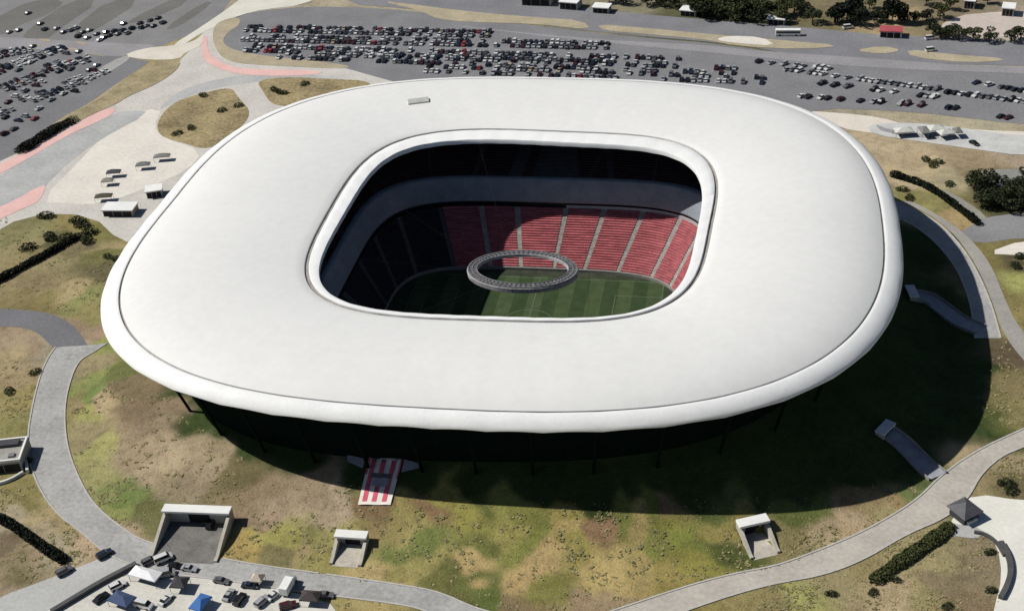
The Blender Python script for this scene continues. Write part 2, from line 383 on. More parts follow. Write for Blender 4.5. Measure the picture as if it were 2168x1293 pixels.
def build_stadium():
    root = empty('stadium', (0, 0, 0), label='huge oval stadium with a white ring roof on a grass mound', cat='stadium')
    white = mat('roof_fabric', (0.765, 0.762, 0.735), 0.6, 0.02, 0.025, 0.03, scale2=0.4, spec=0.2)
    rimm = mat('rim_fabric', (0.85, 0.85, 0.83), 0.55, 0.03, 0.12, 0.03, spec=0.25)
    gut = mat('gutter_metal', (0.33, 0.31, 0.28), 0.7, 0.2, 0.2)
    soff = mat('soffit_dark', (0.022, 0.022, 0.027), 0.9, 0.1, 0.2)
    NP = 96
    def lift(t, i):                            # the far edge of the roof ring stands a little higher
        return 1.75*max(0.0, math.sin(2*PI*i/NR + .05))**.7*max(0.0, 1 - t/.42)
    def pillow(t, z, i): return lift(t, i) + 0.045*abs(math.sin(PI*i*NP/2/NR))*min(1, max(0, (t - .09)*8))*min(1, max(0, (0.98 - t)*8))
    def scal(t, z, i): return lift(t, i) + (0.35 if z < 32.5 else 0.08)*abs(math.sin(PI*i*NP/2/NR))
    prof = [(0.1035, 34.7), (0.104, 35.15), (0.112, 35.4), (0.16, 36.5), (0.21, 37.35), (0.28, 38.2), (0.38, 38.9), (0.5, 39.2), (0.62, 39.1), (0.74, 38.7), (0.85, 38.0), (0.93, 37.4), (0.972, 37.0), (0.978, 36.8), (0.979, 36.2)]
    mb = MB(); mb.add(*loft(prof, rp, wob=pillow)); roof = mb.build('roof', white, root, True)
    prof = [(0.035, 31.4), (0.006, 31.4), (0.0, 31.7), (0.002, 32.2), (0.010, 32.9), (0.026, 33.7), (0.05, 34.45), (0.075, 34.95), (0.088, 35.1), (0.0925, 35.05), (0.0935, 34.5)]
    mb = MB(); mb.add(*loft(prof, rp, wob=scal)); mb.build('rim', rimm, roof, True)
    for q in root.children_recursive: q.data and q.data.set_sharp_from_angle(angle=math.radians(38))
    mb = MB(); mb.add(*loft([(0.092, 34.6), (0.1045, 34.7)], rp, wob=lambda t, z, i: lift(t, i))); mb.add(*loft([(0.977, 36.3), (1.02, 36.3)], rp)); mb.build('gutter', gut, roof, True)
    prof = [(1.0, 36.3), (1.001, 36.75), (1.05, 36.92), (1.4, 37.0), (1.9, 36.93), (1.98, 36.85), (2.0, 36.6), (2.0, 35.2), (1.9, 34.8)]
    mb = MB(); mb.add(*loft(prof, rp, wob=lambda t, z, i: 0.1*abs(math.sin(PI*i*NP/2/NR)))); mb.build('inner_lip', rimm, roof, True).data.set_sharp_from_angle(angle=math.radians(38))
    prof = [(1.9, 34.82), (1.5, 34.5), (1.0, 34.2), (0.7, 33.8), (0.4, 33.0), (0.15, 32.2), (0.034, 31.5)]
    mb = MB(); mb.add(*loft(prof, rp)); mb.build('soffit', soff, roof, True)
    hp = at(886, 215, 39.3)
    mb = MB(); mb.box(-4.2, 4.2, -2.0, 2.0, -0.6, 0.55, 0, 0.25)
    h = mb.build('hatch', mat('hatch_grey', alb(178, 178, 172), 0.6, 0.1, 0.4), roof, loc=(hp.x, hp.y, 39.3)); h.rotation_euler = (0.1, 0, YAW + 0.12)
    # trusses under the roof edge are left to the soffit; outside wall and columns
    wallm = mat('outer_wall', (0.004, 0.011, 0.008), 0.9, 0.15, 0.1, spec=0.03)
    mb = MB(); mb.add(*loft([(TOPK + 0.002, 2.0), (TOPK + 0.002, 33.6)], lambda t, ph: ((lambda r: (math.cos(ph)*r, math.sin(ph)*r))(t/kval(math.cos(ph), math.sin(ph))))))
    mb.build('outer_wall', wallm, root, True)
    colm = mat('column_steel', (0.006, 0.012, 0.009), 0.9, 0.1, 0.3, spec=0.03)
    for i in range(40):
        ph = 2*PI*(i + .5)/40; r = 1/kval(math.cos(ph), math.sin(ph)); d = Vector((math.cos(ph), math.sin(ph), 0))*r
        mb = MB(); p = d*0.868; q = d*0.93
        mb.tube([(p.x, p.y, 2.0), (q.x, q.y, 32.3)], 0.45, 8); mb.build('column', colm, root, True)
    # bowl
    conc = mat('bowl_concrete', (0.09, 0.088, 0.085), 0.9, 0.15, 0.3)
    wallc = mat('pitch_wall', (0.30, 0.29, 0.27), 0.8, 0.15, 0.5)
    mb = MB(); mb.add(*loft([(0, FZ - .5), (0, L0[3]), (0.06, L0[3])], lambda t, ph: stand_pt(L0, L1, t - .03, ph), 240)); mb.build('pitch_wall', wallc, root)
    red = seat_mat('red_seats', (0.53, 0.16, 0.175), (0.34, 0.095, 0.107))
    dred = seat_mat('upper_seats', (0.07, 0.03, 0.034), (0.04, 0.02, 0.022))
    shade_seats = seat_mat('red_seats_shaded', (0.040, 0.036, 0.042), (0.022, 0.020, 0.024)); shade_aisle = mat('aisle_concrete_shaded', (0.13, 0.125, 0.12), 0.85, 0.2, 0.6)  # left and near blocks: roof shade put into darker seat and aisle colours
    aisle = mat('aisle_concrete', (0.42, 0.39, 0.36), 0.85, 0.2, 0.6)
    # aisle angles: those seen in the far stand, then even spacing round the bowl
    def ang(x, y): return se_ang(x, y, L0[0], L0[1], L0[2])
    seen = [ang(56.5, 27.6), ang(45.6, 31), ang(32.4, 33.2), ang(20.4, 34.1), ang(9.2, 34.2), ang(-3.1, 34.0), ang(-14.3, 34.0), ang(-27.0, 32.0), ang(-37.5, 25)]
    p0 = math.atan2(25 - CB[1], -37.5 - CB[0]); p1 = 2*PI + math.atan2(27.6 - CB[1], 56.5 - CB[0])
    rest = []
    for i in range(1, 20):
        a = p0 + (p1 - p0)*i/20; v = ang(CB[0] + math.cos(a), CB[1] + math.sin(a)); rest.append(v if v > 0 and v > seen[-1] else v + 2*PI)
    A = seen + rest
    st = empty('lower_stand', (0, 0, 0)); st.parent = root
    for i in range(len(A)):
        a0 = A[i]; a1 = A[(i + 1) % len(A)]
        if a1 < a0: a1 += 2*PI
        e0 = se(*L0[:3], a0); e1 = se(*L0[:3], a0 + .004); g = min(.05, 0.85*.004/max(.02, math.dist(e0, e1)))
        e0 = se(*L0[:3], a1); e1 = se(*L0[:3], a1 - .004); gb = min(.05, 0.85*.004/max(.02, math.dist(e0, e1)))
        mb = MB(); terrace(mb, L0, L1, 24, a0 + g, a1 - gb, 10); mb.build('seat_block', red if i < 7 or i == len(A) - 1 else shade_seats, st)
        mb = MB(); terrace(mb, (L0[0], L0[1], L0[2], L0[3] - .12), (L1[0], L1[1], L1[2], L1[3] - .12), 48, a0 - g*1.15, a0 + g*1.15, 1); mb.build('aisle', aisle if i < 7 else shade_aisle, st)
    # a wider corner stair at the right end of the far stand
    fasc = mat('suite_fascia', (0.30, 0.34, 0.38), 0.45, 0.12, 0.2)
    glass = mat('suite_glass', (0.012, 0.013, 0.02), 0.25, 0, 1)
    mb = MB(); mb.add(*loft([(0, 7.15), (0.02, 7.15), (0.02, 9.6)], lambda t, ph: stand_pt(L1, U0, t*4, ph), 240)); mb.build('suite_window_band', glass, root)
    mb = MB(); mb.add(*loft([(0.3, 9.4), (-0.05, 9.2), (-0.04, 9.8), (0.55, 17.1), (0.6, 17.7), (1.0, 17.7)], lambda t, ph: stand_pt(L1, U0, t, ph), 240)); mb.build('suite_fascia', fasc, root, True)
    rail = mat('rail_pale', (0.5, 0.5, 0.5), 0.5, 0.05, 1)
    mb = MB()
    for i in range(24):
        a = lerp(A[0] - .05, A[4], i/24); b = lerp(A[0] - .05, A[4], (i + 1)/24)
        p = stand_pt(L1, U0, -0.02, a); q = stand_pt(L1, U0, -0.02, b); mb.bar((p[0], p[1], 7.7), (q[0], q[1], 7.7), 0.3, 1.2)
    mb.build('parapet', rail, root)
    up = empty('upper_stand', (0, 0, 0)); up.parent = root
    for i in range(len(A)):
        a0 = A[i]; a1 = A[(i + 1) % len(A)]
        if a1 < a0: a1 += 2*PI
        g = 0.011
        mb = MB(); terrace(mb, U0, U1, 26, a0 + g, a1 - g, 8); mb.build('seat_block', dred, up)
        mb = MB(); terrace(mb, (*U0[:3], U0[3] - .1), (*U1[:3], U1[3] - .1), 52, a0 - g*1.1, a0 + g*1.1, 1); mb.build('aisle', conc, up)
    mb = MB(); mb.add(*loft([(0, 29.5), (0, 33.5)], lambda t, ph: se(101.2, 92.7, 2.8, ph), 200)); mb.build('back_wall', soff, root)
    return root
def field_mat():
    m = bpy.data.materials.new('mown_turf'); m.use_nodes = True
    nt = m.node_tree; N = nt.nodes; L = nt.links; b = N['Principled BSDF']; b.inputs['Roughness'].default_value = 0.9; b.inputs['Specular IOR Level'].default_value = 0.1
    g = N.new('ShaderNodeNewGeometry'); sp = N.new('ShaderNodeSeparateXYZ'); L.new(g.outputs['Position'], sp.inputs[0])
    mo = N.new('ShaderNodeMath'); mo.operation = 'PINGPONG'; mo.inputs[1].default_value = 5.25; L.new(sp.outputs['X'], mo.inputs[0])
    st = N.new('ShaderNodeMath'); st.operation = 'GREATER_THAN'; st.inputs[1].default_value = 2.62; L.new(mo.outputs[0], st.inputs[0])
    mx = N.new('ShaderNodeMix'); mx.data_type = 'RGBA'; mx.inputs['A'].default_value = (0.040, 0.066, 0.028, 1); mx.inputs['B'].default_value = (0.062, 0.090, 0.040, 1); L.new(st.outputs[0], mx.inputs['Factor'])
    n1 = N.new('ShaderNodeTexNoise'); n1.inputs['Scale'].default_value = 0.3; n1.inputs['Detail'].default_value = 6; L.new(g.outputs['Position'], n1.inputs['Vector'])
    mr = N.new('ShaderNodeMapRange'); mr.inputs['To Min'].default_value = 0.6; mr.inputs['To Max'].default_value = 1.4; L.new(n1.outputs['Fac'], mr.inputs['Value'])
    vm = N.new('ShaderNodeVectorMath'); vm.operation = 'SCALE'; L.new(mx.outputs['Result'], vm.inputs[0]); L.new(mr.outputs[0], vm.inputs['Scale']); L.new(vm.outputs[0], b.inputs['Base Color'])
    return m
def build_pitch():
    mb = MB(); n = 160; vs = [(*se(52.3, 35.9, 4.0, 2*PI*i/n), FZ) for i in range(n)]; mb.add(vs, [tuple(range(n))])
    tag(mb.build('pitch_surround', mat('surround_turf', (0.040, 0.048, 0.030), 0.9, 0.25, 0.3)), kind='structure')
    mb = MB(); x, y = CB; mb.add([(x - 46, y - 31, FZ + .03), (x + 46, y - 31, FZ + .03), (x + 46, y + 31, FZ + .03), (x - 46, y + 31, FZ + .03)], [(0, 1, 2, 3)])
    tag(mb.build('pitch', field_mat()), kind='structure')
    mb = MB(); z = FZ + .06
    def ln(x0, y0, x1, y1): mb.bar((x + x0, y + y0, z), (x + x1, y + y1, z), 0.16, 0.01)
    H, Wd = 45, 30
    for a in (((-H, -Wd), (H, -Wd)), ((-H, Wd), (H, Wd)), ((-H, -Wd), (-H, Wd)), ((H, -Wd), (H, Wd)), ((0, -Wd), (0, Wd))): ln(*a[0], *a[1])
    for s in (-1, 1):
        for d, w in ((16.5, 20.2), (5.5, 9.2)):
            ln(s*H, -w, s*(H - d), -w); ln(s*H, w, s*(H - d), w); ln(s*(H - d), -w, s*(H - d), w)
    for i in range(48):
        a = 2*PI*i/48; b = 2*PI*(i + 1)/48; ln(9.15*math.cos(a), 9.15*math.sin(a), 9.15*math.cos(b), 9.15*math.sin(b))
    tag(mb.build('pitch_markings', mat('white_lines', (0.17, 0.21, 0.14), 0.9, 0.1, 1)), kind='structure')
    # suspended ring
    r = empty('suspended_ring', (6.2, -8.4, 18.0), 0.0, label='grey oval ring frame hanging over the centre of the pitch', cat='ring frame')
    def rg(t, ph): a = lerp(18.5, 15.2, t); b = lerp(11.9, 9.1, t); return a*math.cos(ph), b*math.sin(ph)
    rdk = mat('ring_dark', (0.17, 0.17, 0.175), 0.6, 0.25, 0.4); mb = MB()
    for q in range(64):
        a0, a1 = 2*PI*q/64, 2*PI*(q + .58)/64; P4 = [rg(.12, a0), rg(.12, a1), rg(.95, a1), rg(.95, a0)]
        mb.prism(P4, .9, 1.25)
    for t_ in (.12, .5, .95):
        for q in range(64): mb.bar((*rg(t_, 2*PI*q/64), 1.0), (*rg(t_, 2*PI*(q + 1)/64), 1.0), .45, .8)
    mb.build('ring_truss', rdk, r)
    mb = MB(); mb.add(*loft([(0.0, -0.7), (-0.03, 0.9), (0.08, 1.1), (0.08, -0.7), (0.0, -0.7)], rg, 72)); mb.build('screen_band', mat('ring_pale', (0.38, 0.38, 0.385), 0.5, 0.3, 0.5), r)
    mb = MB(); mb.add(*loft([(0.97, 1.5), (0.97, 0.3), (1.05, 0.3), (1.05, 1.2), (0.97, 1.5)], rg, 72)); mb.build('inner_rail', mat('rail_mid', (0.5, 0.5, 0.49), 0.5, 0.25, 0.5), r)
    cm = mat('cable', (0.03, 0.03, 0.03), 0.5, 0, 1)
    for i in range(8):
        ph = 2*PI*(i + .5)/8; p = rg(.5, ph); q = rp(1.93, ph)
        mb = MB(); mb.tube([(p[0], p[1], 2.2), (q[0] - 6.2, q[1] + 8.4, 34.9 - 18.0)], 0.03, 5); mb.build('cable', cm, r)

# ------------------------------------------------------------------ mound furniture: portals, ramps, striped shirt
concrete = mat('pale_concrete', alb(176, 170, 158), 0.9, 0.12, 0.3, 0.1)
whitec = mat('white_concrete', alb(222, 222, 218), 0.8, 0.06, 0.3)
dark = mat('dark_opening', (0.012, 0.012, 0.014), 0.7, 0, 1)
floorm = mat('portal_floor', alb(112, 110, 106), 0.9, 0.2, 0.25)
floorp = mat('portal_floor_pale', alb(178, 172, 158), 0.9, 0.15, 0.3)
def portal(px, width, depth, h, label, slab=2.6, door=0.6, fl=None, axis=None, ext=0.0):
    """U-shaped cutting in the mound: px = foot of the back wall (middle)"""
    o = at(px[0], px[1], 0)
    ax = Vector(axis) if axis else Vector((o.x/SA**2, o.y/SB**2, 0)); ax.z = 0; ax.normalize()
    hw = width/2
    PORTALS.append(((o.x, o.y), (ax.x, ax.y), hw + .35, depth))
    rz = math.atan2(ax.y, ax.x)
    t = empty('mound_portal', (o.x, o.y, 0), rz, label=label, cat='entrance')
    # local: +x outward, y sideways
    mb = MB(); mb.box(-1.2, 0, -hw - .9, hw + .9, -.3, h); mb.build('back_wall', concrete, t, bevel=0.08)
    mb = MB(); mb.box(-1.3, slab - 1.0, -hw - 1.0, hw + 1.0, h + .003, h + .75); mb.build('roof_slab', whitec, t, bevel=0.1)
    for s in (-1, 1):
        y0, y1 = (hw, hw + .9) if s > 0 else (-hw - .9, -hw)
        mb = MB(); vs = []
        n = 8
        for i in range(n + 1):
            u = 0.004 + (depth + ext)*i/n; zt = max(0.7, (h - .25)*(1 - i/n)**0.9)
            vs += [(u, y0, -.3), (u, y1, -.3), (u, y1, zt), (u, y0, zt)]
        fs = [(0, 3, 2, 1), (n*4, n*4 + 1, n*4 + 2, n*4 + 3)]
        for i in range(n):
            a = i*4; b = a + 4
            for j in range(4): fs.append((a + j, a + (j + 1) % 4, b + (j + 1) % 4, b + j))
        mb.add(vs, fs); mb.build('wing_wall', concrete, t)
    mb = MB(); mb.box(0.003, depth + ext + .5, -hw + .003, hw - .003, -.1, 0.12); mb.build('floor', fl or floorm, t)
    dw = hw*door
    mb = MB(); mb.box(-.5, 0.06, -dw, dw, 0.13, h*.72); mb.build('door', dark, t)
    return t
def ramp_portal(p_top, path, wpx, label):
    """stepped path climbing the mound to a small concrete doorway"""
    top = hit(*p_top)
    t = empty('mound_stair', tuple(top), 0, label=label, cat='stairway')
    P = resample([tuple(hit(*p).xy) for p in path], 40)
    mb = MB()
    pav = mat('ramp_paving', alb(150, 152, 158), 0.9, 0.15, 0.4)
    hw = wpx/2; L = []
    for i in range(40):
        a = Vector(P[max(0, i - 1)]); b = Vector(P[min(39, i + 1)]); d = (b - a).normalized(); nrm = Vector((-d.y, d.x))
        p = Vector(P[i]); zc = terrain0(p.x, p.y) + .35
        L.append((p, nrm, zc))
    vs = []; fs = []
    for i in range(40):
        p, nn, zc = L[i]; zc2 = L[min(i + 1, 39)][2]
        for q in (p - nn*hw, p + nn*hw): vs.append((q.x - top.x, q.y - top.y, zc - top.z))
        for q in (p - nn*hw, p + nn*hw): vs.append((q.x - top.x, q.y - top.y, zc2 - top.z))
    for i in range(39):
        a = i*4
        fs += [(a, a + 1, a + 3, a + 2), (a + 2, a + 3, a + 5, a + 4)]
    mb.add(vs, fs); mb.build('steps', pav, t)
    for s in (-1, 1):
        mb = MB()
        for i in range(39):
            p, nn, zc = L[i]; q, n2, zq = L[i + 1]
            a = p + nn*s*(hw + .18); b = q + n2*s*(hw + .18)
            mb.bar((a.x - top.x, a.y - top.y, zc - top.z - .1), (b.x - top.x, b.y - top.y, zq - top.z - .1), 0.35, 1.5)
        mb.build('side_wall', mat('ramp_wall', alb(140, 138, 135), 0.9, 0.15, 0.5), t)
    d = (Vector(P[0]) - Vector(P[3])).normalized(); rz = math.atan2(d.y, d.x)
    hd = empty('doorway', (0, 0, 0), rz); hd.parent = t
    mb = MB(); w2 = hw + .45
    mb.box(-.4, 2.4, -w2, -w2 + .5, -1.5, 1.7); mb.box(-.4, 2.4, w2 - .5, w2, -1.5, 1.7); mb.box(1.9, 2.4, -w2 + .5, w2 - .5, -1.5, 1.7); mb.build('wall', concrete, hd)
    mb = MB(); mb.box(-.6, 2.6, -w2 - .15, w2 + .15, 1.703, 2.1); mb.build('roof', mat('doorway_roof', alb(215, 215, 215), 0.8, .08, .5), hd, bevel=.08)
    return t
def shirt():
    c = hit(808, 1012)
    ro = empty('striped_shirt', tuple(c), 0, label='giant red and white striped football shirt laid flat on the mound', cat='giant shirt')
    TL, TR, BR, BL = (786, 953), (856, 963), (827, 1070), (758, 1070)
    def q(u, v, lift):
        x = lerp(lerp(TL[0], TR[0], u), lerp(BL[0], BR[0], u), v); y = lerp(lerp(TL[1], TR[1], u), lerp(BL[1], BR[1], u), v)
        p = hit(x, y); return (p.x - c.x, p.y - c.y, p.z - c.z + lift)
    def patch(name, u0, u1, v0, v1, lift, m, par, nu=3, nv=12, wav=0.0):
        mb = MB(); vs = []; fs = []
        for j in range(nv + 1):
            for i in range(nu + 1):
                uu = lerp(u0, u1, i/nu); vv = lerp(v0, v1, j/nv)
                vs.append(q(uu, vv, lift + 0.12*math.sin(vv*19 + uu*4)*math.sin(uu*7)))
        n = nu + 1
        for j in range(nv):
            for i in range(nu): fs.append((j*n + i, (j + 1)*n + i, (j + 1)*n + i + 1, j*n + i + 1))
        mb.add(vs, fs); return mb.build(name, m, par, True)
    wh = mat('shirt_white', alb(222, 217, 208), 0.9, 0.06, 0.6); rd = mat('shirt_red', alb(205, 92, 110), 0.9, 0.08, 0.6)
    grey = mat('shirt_grey', alb(150, 150, 156), 0.9, 0.1, 0.6); dk = mat('shirt_band', alb(92, 92, 96), 0.9, 0.1, 0.6)
    bd = patch('body', 0, 1, 0, 1, 0.42, wh, ro, 12, 20)
    for u in (0.0, 0.29, 0.60): patch('stripe', u + .1, u + .24, 0.0, 0.94, 0.50, rd, bd)
    patch('stripe', 0.0, .06, 0.0, 0.45, 0.50, rd, bd); patch('stripe', 0.955, 1.0, 0.0, 0.5, 0.50, rd, bd)
    patch('chest_band', .18, .80, 0.42, 0.50, 0.58, dk, bd)
    patch('crest_panel', .28, .76, 0.51, 0.66, 0.58, grey, bd, 4)
    for s, poly in ((0, [(735, 965), (774, 973), (768, 993), (736, 979)]), (1, [(856, 974), (892, 984), (890, 992), (850, 1002)])):
        mb = MB(); P = [hit(*p) - c for p in poly]; vs = []; fs = []; n = 6
        for j in range(n + 1):
            for i in range(n + 1):
                a = P[0].lerp(P[1], i/n); b = P[3].lerp(P[2], i/n); w = a.lerp(b, j/n) + c
                vs.append((w.x - c.x, w.y - c.y, terrain0(w.x, w.y) - c.z + .45))
        for j in range(n):
            for i in range(n): fs.append((j*7 + i, (j + 1)*7 + i, (j + 1)*7 + i + 1, j*7 + i + 1))
        mb.add(vs, fs); mb.build('sleeve', grey, ro, True)

# ------------------------------------------------------------------ vehicles
glassm = mat('car_glass', (0.015, 0.018, 0.022), 0.1, 0, 1, spec=0.6)
tyrem = mat('tyre', (0.018, 0.018, 0.018), 0.85, 0, 1)
lampm = mat('headlamp', (0.7, 0.7, 0.7), 0.2, 0, 1)
PAINT = {'white': (0.72, 0.72, 0.70), 'silver': (0.40, 0.41, 0.42), 'grey': (0.14, 0.14, 0.15), 'black': (0.014, 0.014, 0.017), 'dark blue': (0.022, 0.032, 0.06), 'maroon': (0.075, 0.018, 0.025), 'red': (0.38, 0.05, 0.06), 'beige': (0.42, 0.36, 0.27)}
def car_shapes(kind):
    """side outlines: lower body and cabin (x along the car, z up)"""
    if kind == 'van': body = [(-2.5, .35), (2.5, .35), (2.5, 1.0), (1.9, 1.25), (-2.5, 1.25)]; cab = [(-2.48, 1.25), (1.85, 1.25), (1.1, 2.15), (-2.42, 2.15)]; w = 1.0
    elif kind == 'pickup': body = [(-2.6, .45), (2.6, .45), (2.6, .95), (1.2, 1.12), (-2.6, 1.12)]; cab = [(-.6, 1.12), (1.15, 1.12), (.55, 1.78), (-.45, 1.78)]; w = .95
    elif kind == 'suv': body = [(-2.2, .35), (2.25, .35), (2.25, .85), (1.15, 1.05), (-2.2, 1.05)]; cab = [(-2.15, 1.05), (1.1, 1.05), (.45, 1.7), (-1.95, 1.7)]; w = .92
    else: body = [(-2.2, .28), (2.2, .28), (2.2, .72), (1.0, .92), (-1.5, .95), (-2.2, .88)]; cab = [(-1.55, .93), (1.0, .91), (.25, 1.42), (-.95, 1.44)]; w = .88
    return body, cab, w
def extr(mb, prof, w0, w1, mi, mside=None):
    n = len(prof); zs = [p[1] for p in prof]; z0, z1 = min(zs), max(zs)
    vs = []
    for s in (-1, 1):
        for x, z in prof: vs.append((x, s*lerp(w0, w1, (z - z0)/(z1 - z0)), z))
    mb.add(vs, [tuple(range(n)), tuple(reversed(range(n, 2*n)))], mside if mside is not None else mi)
    for i in range(n):
        j = (i + 1) % n; top = abs(prof[i][1] - z1) < .05 and abs(prof[j][1] - z1) < .05
        mb.add([vs[i], vs[n + i], vs[n + j], vs[j]], [(0, 1, 2, 3)], mi if (mside is None or top) else mside)
def wheel(mb, x, y, r=.34, mi=2):
    n = 12; vs = []
    for s in (-.11, .11):
        for i in range(n): vs.append((x + r*math.cos(2*PI*i/n), y + s, r + r*math.sin(2*PI*i/n)))
    mb.add(vs, [tuple(range(n)), tuple(reversed(range(n, 2*n)))] + [(i, n + i, n + (i + 1) % n, (i + 1) % n) for i in range(n)], mi)
CARM = {}
def paint(c):
    return mat('paint_' + c.replace(' ', '_'), PAINT[c], 0.3, 0, 1, metal=0.15, spec=0.5)
def car_mesh(kind, colr):
    if (kind, colr) in CARM: return CARM[kind, colr]
    body, cab, w = car_shapes(kind); mb = MB()
    extr(mb, body, w, w*.97, 0); extr(mb, cab, w*.93, w*.74, 0, 1)
    for x in (-1.4, 1.4):
        for y in (-w + .05, w - .05): wheel(mb, x, y)
    me = mb.mesh('car_' + kind, [paint(colr), glassm, tyrem]); CARM[kind, colr] = me
    return me
def place_car(p, ang, kind, colr, label, group):
    o = link('parked_' + ('car' if kind in ('sedan', 'suv') else kind), car_mesh(kind, colr), None, (p.x, p.y, 0.1)); o.rotation_euler = (0, 0, ang)
    cat = 'car' if kind in ('sedan', 'suv') else kind
    return tag(o, label, cat, group)
def near_car(p, ang, kind, colr, label, z=0.1):
    cat = 'car' if kind in ('sedan', 'suv') else kind
    t = empty('parked_' + cat, (p.x, p.y, z), ang, label=label, cat=cat)
    body, cab, w = car_shapes(kind)
    mb = MB(); extr(mb, body, w, w*.97, 0); bo = mb.build('body', paint(colr), t, bevel=.07)
    mb = MB(); extr(mb, cab, w*.93, w*.74, 1, 0); mb.build('windows', [glassm, paint(colr)], t, bevel=.03)
    for x in (-1.4, 1.4):
        for y in (-w + .05, w - .05): m2 = MB(); wheel(m2, x, y, mi=0); m2.build('wheel', tyrem, t)
    fx = body[1][0]
    for y in (-w*.7, w*.7): m2 = MB(); m2.box(fx - .05, fx + .03, y - .18, y + .18, .55, .75); m2.build('headlight', lampm, t)
    return t
def cars():
    mix1 = ['white']*9 + ['silver']*10 + ['grey']*9 + ['black']*6 + ['dark blue']*4 + ['maroon']*3 + ['beige'] + ['red']
    kinds = ['sedan']*6 + ['suv']*4 + ['pickup']
    ROWS = [  # pixel ends, row wording, fill, heading turn from the row, colours
        ((520, 62), (1040, 74), 'farthest row of the long car park', .72, 90, mix1),
        ((515, 82), (1290, 99), 'second row of the long car park', .72, 90, mix1),
        ((520, 104), (1440, 131), 'middle row of the long car park', .82, 90, mix1),
        ((590, 119), (1560, 152), 'second row from the roof, long car park', .66, 90, mix1),
        ((900, 147), (1620, 172), 'long car park row touching the roof edge', .62, 90, mix1),
        ((1660, 148), (1990, 192), 'angled middle row of the right car park', .95, 62, ['white']*5 + ['silver']*4 + ['grey']*3 + ['black']*3 + ['beige']),
        ((1690, 205), (2030, 231), 'row beside the dry verge, right car park', .8, 62, ['white']*4 + ['silver']*3 + ['black']*5 + ['dark blue']*2 + ['maroon']),
        ((1720, 176), (1985, 208), 'second row behind the dry verge, right car park', .62, 62, ['white']*3 + ['silver']*4 + ['grey']*4 + ['black']*3),
        ((2000, 196), (2240, 226), 'inner row at the right frame edge', .7, 62, ['white']*2 + ['silver']*2 + ['grey']*3 + ['black']*2),
        ((1600, 132), (1760, 148), 'short upper row of the right car park', .7, 62, ['white']*2 + ['silver']*3 + ['grey']*3 + ['black']*2),
        ((2060, 176), (2240, 207), 'frame edge row of the right car park', .95, 62, ['white']*2 + ['silver'] + ['black']*3 + ['dark blue']*2 + ['grey']),
        ((2110, 248), (2240, 268), 'short row above the pale path', .8, 62, ['black']*2 + ['silver'] + ['maroon'] + ['red'])]
    SPOTS = []; LINES = []; LATER = []
    def add(p, ang, kd, c, words):
        if any((p - q[0]).length < 2.2 for q in SPOTS): return
        SPOTS.append((p, ang, kd, c, words))
    for (a, b, words, fill, turn, mixc) in ROWS:
        A = at(*a); B = at(*b); d = B - A; n = int(d.length/2.75); ha = math.atan2(d.y, d.x); nr = Vector((-d.y, d.x, 0)).normalized()
        dbl = (2.75, -2.75) if 'long car park' in words else (0.0,)
        for sgn in dbl:
            for i in range(n + 1):
                q0 = A.lerp(B, i/n) + nr*sgn; tv = Vector((math.cos(ha + math.radians(turn)), math.sin(ha + math.radians(turn)), 0))*2.4
                LINES.append((q0 - tv, q0 + tv))
            for i in range(n):
                cl = noise.noise((i*.14, a[1]*.37 + sgn, 1.0))
                if random.random() > fill + cl*.75: continue
                p = A.lerp(B, (i + .5)/n); kd = random.choice(kinds); c = random.choice(mixc)
                f = random.choice((0, PI)); j = random.uniform(-.3, .3); off = nr*(sgn + random.uniform(-.3, .3))
                add(p + off, ha + math.radians(turn) + f + j*.12, kd, c, words)
    for (a, b, fill, words) in (((-40, 165), (135, 100), .8, 'back row of the left car park'), ((-60, 212), (195, 122), .8, 'middle row of the left car park'), ((-60, 262), (225, 148), .7, 'front row of the left car park'), ((-60, 130), (70, 104), .8, 'back row of the left car park')):
        A = at(*a); B = at(*b); d = B - A; n = int(d.length/2.9); ha = math.atan2(d.y, d.x); nr = Vector((-d.y, d.x, 0)).normalized()
        for i in range(n + 1):
            q0 = A.lerp(B, i/n); LINES.append((q0 - nr*4.9, q0 + nr*4.9))
        for sgn in (2.6, -2.6):
            for i in range(n):
                if random.random() > fill + .8*noise.noise((i*.15, a[1]*.1 + sgn, 4.0)): continue
                LATER.append((A.lerp(B, (i + .5)/n) + nr*sgn, ha + PI/2 + random.choice((0, PI)) + random.uniform(-.05, .05), random.choice(kinds), random.choice(mix1), words))
    # left car park, one by one
    dirA = at(20, 218); dirB = at(130, 150); ha = math.atan2(dirB.y - dirA.y, dirB.x - dirA.x)
    spec = '114,108,black;90,123,dark blue;167,111,grey;168,126,dark blue;120,132,silver;158,136,white;126,153,dark blue;88,162,black;89,175,white;76,183,maroon;54,194,silver;32,206,white;18,218,maroon;158,195,black;174,178,silver;83,232,white;53,248,silver;74,253,red;39,257,dark blue;10,285,maroon;109,213,silver;135,200,white;65,134,white;20,145,dark blue;40,150,grey;186,170,white;10,112,black;150,148,grey;140,115,grey;100,140,grey;60,165,grey;25,190,black;190,150,grey;205,140,silver;12,250,black;30,275,grey;70,100,grey'
    for s in spec.split(';'):
        x, y, c = s.split(','); x = float(x); y = float(y); kd = random.choice(['sedan', 'sedan', 'suv'])
        rw = 'front' if y > 268 - x*.62 + 8 else 'middle' if y > 205 - x*.5 else 'back'
        add(at(x, y), ha + PI/2*random.choice((0, 0, 1)) + random.uniform(-.1, .1), kd, c, f'{rw} row of the left car park')
    for q in LATER: add(*q)
